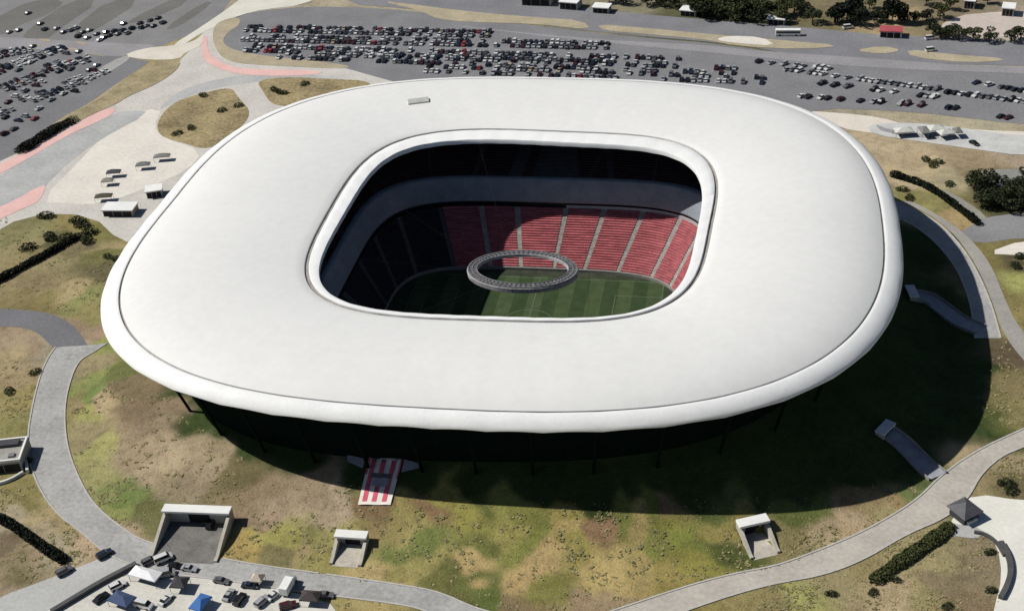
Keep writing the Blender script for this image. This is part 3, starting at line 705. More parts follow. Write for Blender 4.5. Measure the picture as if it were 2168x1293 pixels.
    for s in '162,61,white;166,79,black;176,70,grey;220,82,dark blue;243,68,dark blue;260,66,grey;297,51,black;86,52,grey;211,87,white;150,66,silver;270,72,silver;318,45,grey;185,82,silver;205,74,grey;232,77,black;300,60,grey;335,40,black;60,30,grey;120,62,silver;95,64,grey;250,74,grey;310,56,silver;280,62,black;262,52,grey;190,66,silver;135,70,grey;40,66,grey;20,70,silver;345,50,grey;325,57,dark blue;225,70,black'.split(';'):
        x, y, c = s.split(','); kd = random.choice(['sedan', 'suv'])
        add(at(float(x), float(y)), ha + random.uniform(-.1, .1), kd, c, 'striped car park at upper left')
    # the nearest ones stand as cars of their own; the small far remainder is one mass
    SPOTS.sort(key=lambda q: (q[0] - CP).length)
    rest = MB()
    for n, (p, ang, kd, c, words) in enumerate(SPOTS):
        w = {'sedan': 'saloon car', 'suv': 'tall car', 'pickup': 'pickup'}[kd]
        if n < 285: place_car(p, ang, kd, c, f'{c} {w} in the {words}', f'{c} {w}s in the {words}')
        else:
            me = car_mesh(kd, c); ca, sa = math.cos(ang), math.sin(ang); pi = list(PAINT).index(c)
            for f in me.polygons:
                mi = pi if f.material_index == 0 else len(PAINT) + f.material_index - 1
                rest.add([(p.x + ca*me.vertices[v].co.x - sa*me.vertices[v].co.y, p.y + sa*me.vertices[v].co.x + ca*me.vertices[v].co.y, me.vertices[v].co.z + .1) for v in f.vertices], [tuple(range(len(f.vertices)))], mi)
    if rest.v: tag(rest.build('parked_cars', [paint(c) for c in PAINT] + [glassm, tyrem]), 'hundreds of tiny parked cars in the far rows of the car parks', 'cars', kind='stuff')
    print('cars', len(SPOTS))
    mb = MB()
    for a, b in LINES: mb.bar((a.x, a.y, .16), (b.x, b.y, .16), .14, .01)
    tag(mb.build('bay_markings', mat('bay_paint', (.42, .42, .40), .9, .2, .5)), kind='structure')
    def hd2(x, y, ang): return ang
    for x, y, a, kd, c, lab in ((318, 1190, .6, 'suv', 'grey', 'grey tall car in front of the large mound portal, left side'), (347, 1186, .5, 'van', 'white', 'white van leaving the large mound portal'), (374, 1201, -.2, 'sedan', 'black', 'black saloon car on the ring road between forecourt and large portal'), (402, 1206, -.3, 'sedan', 'silver', 'silver saloon car on the ring road below the large portal right wing'), (222, 1176, .7, 'suv', 'dark blue', 'dark blue tall car where the forecourt road meets the ring road'), (530, 1242, -.2, 'sedan', 'dark blue', 'dark blue saloon car on the ring road left of the white truck'), (352, 1272, 1.0, 'sedan', 'white', 'white saloon car on the pale forecourt between the navy and blue tents'), (580, 1262, .9, 'sedan', 'white', 'white saloon car on the pale forecourt between sand and brown tents'), (555, 1276, .9, 'suv', 'silver', 'silver tall car on the pale forecourt right of the black tall car'), (352, 1218, .2, 'van', 'silver', 'silver van parked between the white tent and the charcoal tent'), (215, 1268, .9, 'sedan', 'black', 'black saloon car beside the dark low wall, left of the navy tent'), (250, 1243, .6, 'suv', 'white', 'white tall car beside the dark low wall, above the navy tent'), (610, 1285, .3, 'suv', 'maroon', 'maroon tall car on the pale forecourt left of the brown tent'), (690, 1262, -.2, 'sedan', 'grey', 'grey saloon car on the ring road right of the brown tent')):
        near_car(at(x, y), YAW + a, kd, c, lab)
    # near vehicles on the pale forecourt
    H = lambda a, b: (lambda d: math.atan2(d.y, d.x))(at(*b) - at(*a))
    near_car(at(137, 1212), H((110, 1225), (165, 1195)), 'suv', 'grey', 'grey tall car driving on the forecourt road at lower left')
    near_car(at(508, 1272), H((490, 1293), (525, 1245)), 'suv', 'black', 'black tall car parked on the pale forecourt, right of the blue tent')
    near_car(at(485, 1262), H((470, 1285), (500, 1240)), 'sedan', 'silver', 'silver saloon car parked on the pale forecourt beside the black tall car')
    near_car(at(306, 1284), H((290, 1280), (330, 1290)), 'van', 'white', 'white van on the pale forecourt beside the navy tent')
    near_car(at(470, 1232), H((450, 1228), (490, 1236)), 'sedan', 'grey', 'dark grey saloon car on the ring road below the large mound portal')
    near_car(at(448, 1112), H((440, 1130), (455, 1100)), 'suv', 'black', 'black tall car standing inside the large mound portal')
    near_car(at(2062, 306), H((2050, 300), (2075, 312)), 'sedan', 'black', 'black saloon car standing alone on the grey plaza at right', .2)
    # box truck
    p = at(612, 1246); t = empty('box_truck', (p.x, p.y, .1), H((600, 1262), (622, 1222)), label='white box truck standing on the ring road between two mound portals', cat='truck')
    mb = MB(); mb.box(-3.2, 1.4, -1.15, 1.15, .75, 3.1); mb.build('cargo_box', whitec, t, bevel=.06)
    mb = MB(); extr(mb, [(1.5, .5), (3.2, .5), (3.2, 1.3), (2.8, 2.2), (1.5, 2.2)], 1.05, .95, 0); mb.build('cab', paint('silver'), t, bevel=.06)
    mb = MB(); mb.add([(3.17, -.85, 1.35), (3.17, .85, 1.35), (2.87, .8, 2.1), (2.87, -.8, 2.1)], [(0, 1, 2, 3)])
    mb.v = [(x + .04, y, z + .02) for x, y, z in mb.v]; mb.build('windscreen', glassm, t)
    mb = MB(); mb.box(-3.1, 3.0, -.5, .5, .45, .74); mb.build('chassis', tyrem, t)
    for x in (-2.0, 2.4):
        for y in (-1.0, 1.0): mb = MB(); wheel(mb, x, y, .45, 0); mb.build('wheel', tyrem, t)
    # coach far away
    p = at(1668, 76); t = empty('coach', (p.x, p.y, .1), H((1645, 76), (1691, 76)), label='long white coach parked on the road behind the car park', cat='bus')
    mb = MB(); mb.box(-6, 6, -1.25, 1.25, .4, 3.3); mb.build('body', whitec, t, bevel=.15)
    mb = MB(); mb.box(-5.6, 5.7, -1.28, 1.28, 1.6, 2.6); mb.build('windows', glassm, t)
    for x in (-3.8, 4.0):
        for y in (-1.15, 1.15): mb = MB(); wheel(mb, x, y, .5, 0); mb.build('wheel', tyrem, t)
    for x, y, lab in ((1969, 84, 'white van by the scrub beyond the far right road'), (1970, 109, 'white van on the far right road verge'), (1795, 61, 'white van parked below the dark trees at top right')):
        place_car(at(x, y), YAW + .1, 'van', 'white', lab, None)

# ------------------------------------------------------------------ plants
def leafm(name, c1, c2):
    m = bpy.data.materials.new(name); m.use_nodes = True; N = m.node_tree.nodes; L = m.node_tree.links; b = N['Principled BSDF']
    b.inputs['Roughness'].default_value = .75; b.inputs['Specular IOR Level'].default_value = .15
    g = N.new('ShaderNodeNewGeometry'); r = N.new('ShaderNodeValToRGB'); r.color_ramp.elements[0].color = (*c1, 1); r.color_ramp.elements[1].color = (*c2, 1)
    L.new(g.outputs['Random Per Island'], r.inputs[0]); L.new(r.outputs[0], b.inputs['Base Color']); return m
LEAF = {'dark': leafm('leaf_dark', (.018, .026, .012), (.045, .055, .024)), 'mid': leafm('leaf_mid', (.04, .05, .018), (.085, .095, .035)), 'dry': leafm('leaf_dry', (.09, .085, .035), (.16, .14, .07)), 'black': leafm('leaf_black', (.008, .011, .007), (.02, .026, .014))}
bark = mat('bark', (.10, .075, .05), .9, .2, 1)
def leaves(mb, lobes, n, size, rn):
    tot = sum(l[3]*l[4]*l[5] for l in lobes)
    for (x, y, z, a, b, c) in lobes:
        for _ in range(max(4, int(n*a*b*c/tot))):
            while True:
                u = Vector((rn.uniform(-1, 1), rn.uniform(-1, 1), rn.uniform(-1, 1)))
                if .25 < u.length < 1: break
            u = u.normalized()*u.length**.45
            p = Vector((x + u.x*a, y + u.y*b, z + u.z*c)); s = size*rn.uniform(.6, 1.4)
            e = Vector((rn.gauss(0, 1), rn.gauss(0, 1), rn.gauss(0, .6))).normalized(); f = e.cross(Vector((rn.gauss(0, 1), rn.gauss(0, 1), rn.gauss(0, 1)))).normalized()
            mb.add([p - e*s, p + f*s*.6, p + e*s, p - f*s*.6], [(0, 1, 2, 3)])
def tree_meshes(seed, h, w, leaf, n=700):
    rn = random.Random(seed); tb = MB()
    tb.tube([(0, 0, -.3), (rn.uniform(-.2, .2), rn.uniform(-.2, .2), h*.3), (rn.uniform(-.3, .3), rn.uniform(-.3, .3), h*.7)], [h*.035, h*.026, h*.01], 7)
    lobes = []
    for i in range(7):
        a = rn.uniform(0, 2*PI); r = w*rn.uniform(.15, .55); z = h*rn.uniform(.38, .85); s = w*rn.uniform(.28, .45)
        lobes.append((r*math.cos(a), r*math.sin(a), z, s, s*rn.uniform(.8, 1.2), s*.75))
        tb.tube([(0, 0, h*rn.uniform(.25, .4)), (r*math.cos(a)*.6, r*math.sin(a)*.6, z*.9)], [h*.014, h*.005], 5)
    cb = MB(); leaves(cb, lobes, n, h*.055, rn)
    return tb.mesh('trunk', bark, True), cb.mesh('crown', LEAF[leaf])
PROTO = {}
def tree(px, py, h, leaf, label, group, w=None, seed=None, name='tree'):
    key = (leaf, seed or random.randint(1, 3))
    if key not in PROTO: PROTO[key] = tree_meshes(key[1]*13 + len(leaf), 8.0, 5.0, leaf)
    tm, cm = PROTO[key]; p = hit(px, py)
    t = empty(name, tuple(p), random.uniform(0, 6), label=label, cat='tree', group=group); s = h/8.0; t.scale = (s*(w or 1), s*(w or 1), s)
    link('trunk', tm, t); link('crown', cm, t)
BPROTO = {}
def bush(px, py, r, leaf, label, group=None):
    key = (leaf, random.randint(1, 3))
    if key not in BPROTO:
        rn = random.Random(key[1]*7 + 3); mb = MB()
        leaves(mb, [(0, 0, .4, .8, .7, .5), (.5, .3, .35, .55, .5, .4), (-.5, -.2, .3, .5, .6, .4)], 320, .12, rn); BPROTO[key] = mb.mesh('bush', LEAF[leaf])
    p = hit(px, py); o = link('bush', BPROTO[key], None, tuple(p)); o.scale = (r, r, r*.8); o.rotation_euler = (0, 0, random.uniform(0, 6)); return tag(o, label, 'bush', group)
def hedge(path, w, h, leaf, label, name='hedge'):
    P = resample([tuple(hit(*p).xy) for p in path], 64); c = hit(*path[len(path)//2]); rn = random.Random(5)
    lobes = []
    for i in range(64):
        x, y = P[i]; s = 1 + .25*noise.noise((x*.2, y*.2, 0)); d = math.dist(P[0], P[1])
        lobes.append((x - c.x, y - c.y, h*.45*s, max(w*.5, d*.9)*s, max(w*.5, d*.9)*s, h*.55*s))
    t = empty(name, tuple(c), 0, label=label, cat='hedge')
    mb = MB(); leaves(mb, lobes, int(60*len(P)*1.5), .36, rn); mb.build('foliage', LEAF[leaf], t)
    mb = MB()
    for i in range(0, 64, 4):
        x, y = P[i]; mb.tube([(x - c.x, y - c.y, -.2), (x - c.x, y - c.y, h*.6)], .12, 5)
    mb.build('stems', bark, t)
def plants():
    hedge([(-30, 612), (30, 578), (110, 535), (165, 503)], 3.4, 2.2, 'black', 'long black-green hedge crossing the lawn left of the roof')
    hedge([(-20, 1090), (30, 1115), (75, 1150), (135, 1188)], 3.0, 2.2, 'black', 'black-green hedge running down to the forecourt at lower left')
    hedge([(1890, 374), (1950, 392), (1990, 415), (2030, 445), (2070, 476)], 2.6, 2.6, 'black', 'long dark hedge beside the path right of the roof')
    hedge([(1855, 1228), (1900, 1195), (1960, 1155), (2010, 1118)], 4.0, 1.6, 'mid', 'broad olive hedge running down from the dark kiosk at lower right')
    hedge([(45, 322), (80, 300), (120, 275), (155, 258)], 6.5, 2.6, 'black', 'thick black hedge between the left car park and the pink path')
    lab = 'dark green tree in the grove at the right edge below the garden'
    for i in range(15): tree(random.uniform(2060, 2190), random.uniform(395, 448), random.uniform(6, 9), 'dark', lab, 'trees of the right edge grove', 1.25)
    lab = 'dark green tree in the wood along the top edge right of the car park'
    for i in range(26):
        x = random.uniform(1470, 1690); tree(x, random.uniform(8, 44) + (x - 1480)*.03, random.uniform(7, 11), random.choice(['dark', 'dark', 'mid']), lab, 'trees of the top edge wood', 1.3)
    for i in range(7): tree(random.uniform(1755, 1815), random.uniform(25, 60), random.uniform(8, 12), 'black', 'blackish tree in the clump at top right beside bare earth', 'trees of the black clump', 1.2)
    for i, (x, y) in enumerate(((1888, 50), (1880, 46), (1900, 52))): tree(x, y, 13, 'black', 'tall narrow blackish tree standing on bare earth at top right', 'tall narrow trees on bare earth', .75, seed=i + 1, name='cypress')
    for x, y in ((1850, 46), (1935, 48), (1962, 44), (1915, 49), (1868, 48)): tree(x, y, 6, 'black', 'low blackish tree beside the tall narrow trees at top right', 'low trees beside the tall narrow ones', 1.4)
    for x, y, l in ((1990, 82, 'dark'), (2030, 84, 'dark'), (2060, 86, 'mid'), (2095, 90, 'dark'), (2140, 88, 'dark'), (1975, 74, 'black'), (2010, 78, 'dark'), (2160, 84, 'mid')): tree(x, y, 6.5, l, 'round tree in the line below the pale field at top right', 'trees below the pale field', 1.3)
    for x, y in ((2010, 22), (1990, 40), (2055, 12), (1960, 12), (2090, 10), (1720, 50), (1700, 30), (1840, 20)): tree(x, y, random.uniform(6, 9), random.choice(['dark', 'mid']), 'scattered green tree on the brown scrub at top right', 'scattered trees of the scrub', 1.2)
    for x, y in ((1290, 6), (1320, 10), (1370, 12), (1400, 14), (1430, 16), (1460, 24)): tree(x, y, random.uniform(6, 8), 'dark', 'dark roadside tree at the top edge right of the white sheds', 'roadside trees by the sheds', 1.3)
    for x, y in ((105, 505), (60, 527), (140, 507), (175, 480), (165, 470), (190, 495), (185, 512), (98, 460)): bush(x, y, 3.4, 'dark', 'dark green bush on the lawn left of the roof near the long hedge', 'dark bushes by the long hedge')
    for x, y in ((430, 204), (405, 273), (505, 226), (375, 285), (470, 236)): bush(x, y, 2.6, 'mid', 'olive bush in the round dry garden left of the roof', 'bushes in the round garden')
    for x, y in ((590, 196), (600, 199), (645, 180), (580, 192)): bush(x, y, 2.6, 'mid', 'olive bush in the dry garden bed by the upper left of the roof', 'bushes in the upper garden bed')
    for x, y in ((228, 545), (245, 550), (55, 980), (20, 830), (75, 790)): bush(x, y, 2.2, 'mid', 'olive bush on the dry lawn at far left', 'bushes on the dry left lawn')
    for x, y in ((1925, 421), (1910, 403), (1960, 340), (2010, 392), (1985, 345), (1975, 352)): bush(x, y, 2.4, 'mid', 'olive bush on the dry garden right of the roof', 'bushes in the right garden')
    for x, y in ((1895, 1228), (1848, 1255), (1760, 1258), (2098, 1250), (2095, 1170), (2005, 1285)): bush(x, y, 1.6, 'dark', 'small dark bush on the dry grass at lower right', 'small bushes at lower right')
    for x, y in ((2150, 565), (2160, 545), (2140, 1040), (2130, 1025)): bush(x, y, 2.4, 'dark', 'dark bush by the right edge outside the ring road', 'bushes by the right edge')
    # tufts of rough grass: nobody could count them
    mb = MB(); rn = random.Random(3)
    def shade_line(x):                        # edge of the roof's shadow; the painted-dark mound inside gets no tufts
        L_ = [(0, 0), (335, 805), (400, 890), (500, 965), (700, 1020), (900, 1045), (1130, 1064), (1400, 1067), (1700, 1047), (1970, 1012), (1990, 1000), (2119, 720), (2120, 0), (3000, 0)]
        for (x0, y0), (x1, y1) in zip(L_, L_[1:]):
            if x0 <= x <= x1: return y0 + (y1 - y0)*(x - x0)/max(1, x1 - x0)
        return 0
    zones = [((150, 760), (520, 1180), 1000), ((480, 1020), (1640, 1290), 2400), ((1640, 1030), (1980, 1180), 500), ((0, 460), (240, 660), 700), ((0, 750), (80, 920), 250), ((0, 1030), (250, 1230), 600), ((1560, 1120), (2110, 1293), 1500), ((2090, 960), (2168, 1040), 150), ((1880, 390), (2060, 480), 350), ((2080, 550), (2168, 900), 350)]
    for (x0, y0), (x1, y1), n in zones:
        for _ in range(n*3//5):
            x, y = rn.uniform(x0, x1), rn.uniform(y0, y1)
            p = hit(x, y)
            if blocked(p) or y < shade_line(x): continue
            s = rn.uniform(.3, .7)*(1.25 if noise.noise((p.x*.08, p.y*.08, 5)) > 0 else .6)
            for _k in range(4):
                a = rn.uniform(0, 2*PI); c = Vector((math.cos(a), math.sin(a), 0)); e = Vector((-c.y, c.x, 0)); o = Vector((rn.uniform(-.6, .6), rn.uniform(-.6, .6), 0))
                q = p + o; q.z = terrain(q.x, q.y) + .02
                mb.add([q - e*s*.5, q + e*s*.5, q + c*s*.7 + e*s*.25 + Vector((0, 0, s*.25)), q + c*s*.7 - e*s*.25 + Vector((0, 0, s*.25))], [(0, 1, 2, 3)])
    tag(mb.build('rough_grass', leafm('tuft_leaf', (.14, .14, .05), (.34, .29, .15))), kind='stuff', label='tufts of rough dry grass over the mound and lawns', cat='grass')
BLOCK = []                                     # world polygons of paved things that carry no tufts
def inside(poly, x, y):
    c = False; j = len(poly) - 1
    for i in range(len(poly)):
        xi, yi = poly[i]; xj, yj = poly[j]
        if (yi > y) != (yj > y) and x < (xj - xi)*(y - yi)/(yj - yi) + xi: c = not c
        j = i
    return c
def blocked(p):
    if terrain(p.x, p.y) < terrain0(p.x, p.y) - .01: return True
    for (o, ax, hw, dp) in PORTALS:
        dx, dy = p.x - o[0], p.y - o[1]; u = dx*ax[0] + dy*ax[1]; v = -dx*ax[1] + dy*ax[0]
        if abs(v) < hw + 1.5 and -3 < u < dp + 3: return True
    return any(inside(b, p.x, p.y) for b in BLOCK)

# ------------------------------------------------------------------ paving, roads, car parks
def asph(name, r, g, b, var=.1, sp=.25): return mat(name, alb(r, g, b), .92, var, .05, .05, scale2=.8, speck=sp*.4, spcol=alb(r*.7, g*.7, b*.7))
def paving():
    A1 = asph('asphalt_left', 126, 125, 124); A2 = asph('asphalt_lower', 117, 117, 118); A3 = asph('asphalt_centre', 122, 122, 124); BAY = asph('asphalt_bay', 108, 106, 102)
    RD = asph('asphalt_road', 122, 122, 125); LANE = asph('asphalt_lane', 142, 140, 141); PALE = mat('pale_paving', alb(190, 186, 178), .9, .09, .08, .05)
    CREAM = mat('cream_paving', alb(212, 206, 195), .9, .07, .07, .05); GREY = mat('grey_paving', alb(168, 168, 166), .9, .1, .07, .05); PINK = mat('pink_paving', alb(216, 177, 169), .9, .06, .1)
    TAN = mat('dry_bed', alb(150, 138, 108), .95, .22, .12, .3, speck=.6, spcol=alb(112, 100, 70)); TAN2 = mat('dry_verge', alb(165, 154, 130), .95, .12, .1, .2)
    GAR = mat('dry_garden', alb(146, 132, 98), .95, .28, .07, .4, speck=.7, spcol=alb(105, 95, 66))
    sheet('car_park', [(-300, -300), (640, -300), (505, 5), (365, 98), (270, 100), (100, 88), (0, 85), (-300, 75)], A1, 1, 1)
    for q in ([(-20, 75), (-20, 44), (66, 0), (140, 0), (110, 28), (35, 55), (20, 72)], [(45, 84), (62, 60), (150, 0), (216, 0), (118, 68), (100, 84)], [(152, 62), (230, 0), (305, 0), (190, 72), (165, 74)], [(268, 47), (318, 20), (372, -4), (402, 4), (332, 36), (280, 50)], [(345, 62), (430, 5), (455, 5), (372, 62)]): sheet('parking_bay', q, BAY, 2, 1)
    sheet('car_park', [(-300, 95), (0, 94), (60, 101), (160, 106), (205, 120), (260, 118), (300, 128), (322, 130), (260, 168), (185, 222), (130, 248), (60, 305), (0, 350), (-300, 520)], A2, 1, 1)
    sheet('road', [(-300, 74), (0, 79), (100, 84), (250, 92), (350, 97), (272, 120), (215, 119), (110, 104), (-300, 96)], LANE, 3, 1)
    sheet('path', [(258, 119), (284, 120), (225, 158), (188, 176), (172, 174), (205, 148)], asph('lane_pale', 158, 157, 153), 4, 1)
    for q in ([(78, 82), (108, 84), (110, 89), (90, 88)], [(60, 94), (80, 94), (87, 99), (70, 99)], [(155, 88), (182, 91), (184, 96), (168, 94)], [(130, 101), (165, 103), (164, 107), (132, 105)]): sheet('traffic_island', q, TAN2, 1, 1, .15)
    sheet('plaza', [(410, 98), (435, 62), (520, 20), (800, 110), (900, 160), (760, 220), (560, 310), (500, 340), (330, 520), (255, 512), (195, 455), (60, 452), (-60, 520), (-300, 600), (-300, 470), (0, 345), (150, 262), (250, 212), (330, 180), (382, 128)], PALE, 2, 1)
    sheet('path', [(600, -80), (700, -20), (640, 12), (560, 20), (512, 32), (430, 68), (380, 101), (360, 99), (430, 55), (505, 3)], mat('cream_path', alb(206, 203, 190), .9, .07, .1), 4, 1)
    sheet('plaza', [(258, 119), (300, 103), (370, 97), (412, 88), (432, 70), (430, 96), (392, 112), (380, 126), (315, 128)], mat('cream_plaza', alb(207, 199, 186), .9, .07, .1), 5, 1)
    sheet('planting_bed', [(200, 218), (260, 172), (322, 131), (372, 127), (384, 132), (372, 152), (330, 180), (270, 205), (245, 222), (210, 236), (165, 258), (150, 268), (120, 252)], TAN, 3, 2, .12)
    sheet('plaza', [(180, 330), (250, 250), (345, 225), (325, 270), (345, 292), (430, 320), (400, 360), (300, 402), (220, 432), (150, 432), (82, 428)], CREAM, 3, 1)
    sheet('road', [(-60, 470), (-60, 415), (0, 372), (90, 312), (170, 276), (242, 240), (275, 234), (320, 238), (200, 302), (112, 372), (72, 432), (0, 465)], GREY, 4, 1)
    sheet('path', [(330, 236), (380, 190), (470, 165), (560, 155), (700, 160), (740, 172), (600, 168), (500, 178), (420, 195), (360, 222)], asph('grey_path', 172, 172, 170), 3, 2)
    sheet('planting_bed', [(330, 272), (343, 240), (375, 214), (420, 200), (490, 184), (502, 205), (535, 240), (500, 280), (440, 320), (385, 302), (345, 292)], GAR, 1, 2, .14)
    sheet('planting_bed', [(542, 172), (600, 163), (700, 168), (790, 172), (780, 200), (640, 226), (575, 224), (556, 192)], GAR, 1, 2, .14)
    for q in ([(432, 75), (440, 78), (438, 105), (455, 125), (485, 140), (520, 147), (690, 150), (668, 160), (545, 162), (475, 152), (435, 132), (425, 110)], [(243, 226), (244, 240), (190, 266), (145, 286), (60, 336), (-60, 402), (-60, 378), (45, 325), (150, 270), (200, 240)], [(100, 391), (84, 426), (60, 437), (-60, 492), (-60, 466), (40, 420), (76, 398)]): sheet('path', q, PINK, 6, 1)
    sheet('car_park', [(470, 60), (500, 32), (600, 17), (720, 14), (880, 24), (1090, 50), (1300, 75), (1560, 97), (1700, 125), (2000, 142), (2750, 156), (2750, 310), (2168, 264), (2060, 252), (1980, 242), (1900, 236), (1730, 228), (1700, 260), (1500, 240), (1000, 220), (735, 146), (700, 136), (560, 128), (490, 120), (465, 95)], A3, 4, 1)
    sheet('planting_bed', [(450, 95), (452, 55), (475, 42), (508, 36), (508, 54), (486, 66), (470, 86), (482, 102), (520, 112), (560, 119), (680, 131), (742, 140), (735, 147), (560, 139), (478, 132)], TAN2, 3, 2, .1)
    sheet('road', [(700, -60), (1000, -10), (1130, 2), (1250, 20), (1440, 38), (1700, 58), (1900, 78), (2750, 112), (2750, 150), (2000, 138), (1700, 121), (1560, 94), (1300, 72), (1090, 47), (880, 20), (720, 8)], RD, 5, 1)
    sheet('road', [(900, 48), (1250, 84), (1480, 95), (1600, 108), (1900, 128), (2050, 140), (2750, 160), (2750, 172), (2000, 152), (1750, 137), (1600, 121), (1300, 93), (1100, 72)], LANE, 6, 1)
    for q in ([(800, 2), (885, 12), (960, 22), (1060, 32), (1140, 38), (1235, 45), (1252, 65), (1140, 52), (990, 48), (930, 42), (890, 24)], [(1262, 52), (1360, 60), (1440, 68), (1640, 85), (1790, 98), (1700, 106), (1560, 99), (1500, 85), (1350, 72), (1280, 66)], [(1805, 108), (1870, 98), (1912, 108), (1870, 116)], [(1920, 105), (2000, 115), (2150, 127), (2050, 135), (1930, 122)]): sheet('traffic_island', q, TAN2, 7, 1, .12)
    sheet('path', [(1512, 86), (1540, 77), (1615, 80), (1644, 99), (1560, 93)], CREAM, 16, 1)
    sheet('path', [(1700, 235), (1780, 240), (1860, 248), (1930, 268), (2168, 280), (2750, 296), (2750, 312), (2168, 297), (1950, 292), (1840, 282), (1780, 272)], mat('cream_walk', alb(209, 201, 188), .9, .06, .1), 5, 1)
    sheet('plaza', [(1830, 266), (1900, 259), (2000, 266), (2168, 291), (2750, 306), (2750, 345), (2168, 331), (2060, 316), (1960, 302), (1850, 286)], mat('grey_plaza', alb(187, 187, 184), .9, .1, .15), 6, 1)
    sheet('plaza', [(1985, 50), (2080, 20), (2750, 30), (2750, 95), (2168, 82), (2080, 76), (2008, 68)], mat('pale_field', alb(187, 176, 166), .95, .06, .03), 2, 2)
    sheet('path', [(1982, 404), (2010, 403), (2098, 462), (2078, 482)], asph('walk_dark', 140, 138, 129), 2, 1)
    sheet('road', [(2050, 482), (2080, 461), (2168, 450), (2750, 440), (2750, 500), (2168, 502), (2062, 518), (2030, 492)], asph('side_road', 130, 130, 130), 3, 1)
    sheet('plaza', [(2085, 537), (2168, 507), (2750, 460), (2750, 530), (2168, 541)], CREAM, 4, 1)
    sheet('road', [(2072, 363), (2130, 357), (2750, 372), (2750, 408), (2168, 394), (2102, 396)], asph('upper_side_road', 133, 133, 127), 3, 1)
    sheet('path', [(1850, 262), (1880, 275), (1990, 290), (1985, 296), (1870, 282)], asph('plaza_lane', 148, 147, 147), 8, 1)
    # mound ring road and its branches
    kb = mat('kerb_stone', alb(178, 175, 168), .9, .1, .5)
    RR = mat('ring_paving', alb(160, 159, 156), .92, .13, .09, .08, speck=.35, spcol=alb(118, 118, 118))
    RR2 = mat('ring_paving_warm', alb(174, 168, 158), .92, .10, .09, .08, speck=.25, spcol=alb(135, 132, 126))
    def B(*a, **k):
        I, O = band(*a, **k); BLOCK.append(I + O[::-1])
    B('ring_road', [(228, 726), (195, 748), (168, 762), (150, 800), (136, 860), (140, 940), (165, 1010), (198, 1068), (255, 1116), (310, 1150), (460, 1180), (560, 1198), (690, 1215), (850, 1238), (930, 1252), (1010, 1290), (1100, 1308), (1210, 1316)],
      [(118, 735), (105, 752), (88, 785), (70, 850), (57, 930), (66, 1000), (110, 1080), (180, 1132), (230, 1178), (330, 1212), (480, 1228), (640, 1253), (760, 1268), (840, 1278), (900, 1290), (990, 1335), (1160, 1362), (1380, 1318)], RR, .08, 120, kb)
    B('ring_road', [(1180, 1330), (1300, 1292), (1450, 1241), (1560, 1212), (1640, 1199), (1720, 1170), (1830, 1125), (1940, 1060), (1985, 1012), (2060, 957), (2168, 907), (2300, 850), (2600, 700)],
      [(1360, 1330), (1450, 1293), (1560, 1256), (1650, 1233), (1740, 1219), (1830, 1185), (1920, 1130), (2000, 1098), (2050, 1056), (2075, 1005), (2120, 965), (2168, 946), (2300, 892), (2620, 740)], RR2, .10, 90, kb)
    B('ring_road', [(1880, 455), (1930, 474), (1980, 512), (2020, 560), (2044, 610), (2058, 660), (2064, 716)], [(1880, 422), (1950, 448), (2012, 492), (2062, 560), (2098, 640), (2119, 716)], RR, .10, 70, kb)
    B('path', [(1900, 428), (1950, 443), (2014, 487), (2065, 556), (2101, 636), (2124, 712), (2200, 800), (2290, 858)], [(1925, 425), (1968, 445), (2040, 490), (2098, 556), (2128, 636), (2160, 700), (2240, 770), (2330, 840)], mat('ring_walk', alb(150, 147, 140), .92, .1, .1), .08, 50)
    B('road', [(-60, 650), (40, 655), (110, 663), (160, 690), (190, 738)], [(-60, 692), (30, 690), (75, 700), (105, 728), (120, 745)], asph('branch_road', 110, 110, 113), .06, 40)
    # forecourts
    def S(*a, **k):
        o = sheet(*a, **k); me = o.data; BLOCK.append([(v.co.x, v.co.y) for v in me.vertices][:len(me.vertices)//(2 if k.get('thick') else 1)])
    S('road', [(-300, 1420), (0, 1262), (75, 1235), (150, 1206), (235, 1172), (340, 1195), (300, 1210), (115, 1290), (-60, 1420)], mat('forecourt_road', alb(173, 173, 169), .92, .08, .1), 1, 1)
    S('plaza', [(60, 1310), (290, 1200), (400, 1218), (480, 1228), (640, 1256), (720, 1285), (760, 1420), (-100, 1420)], mat('forecourt', alb(197, 194, 184), .9, .08, .1), 3, 1)
    S('plaza', [(2062, 1044), (2168, 1060), (2750, 1090), (2750, 1500), (2060, 1500), (2105, 1285), (2122, 1220), (2112, 1155), (2085, 1130), (2050, 1122), (2008, 1112), (2030, 1078)], mat('right_forecourt', alb(213, 211, 201), .9, .05, .1), 2, 1)
    S('path', [(1998, 1128), (2010, 1108), (2060, 1112), (2090, 1128), (2070, 1140), (2030, 1136)], GREY, 4, 1)

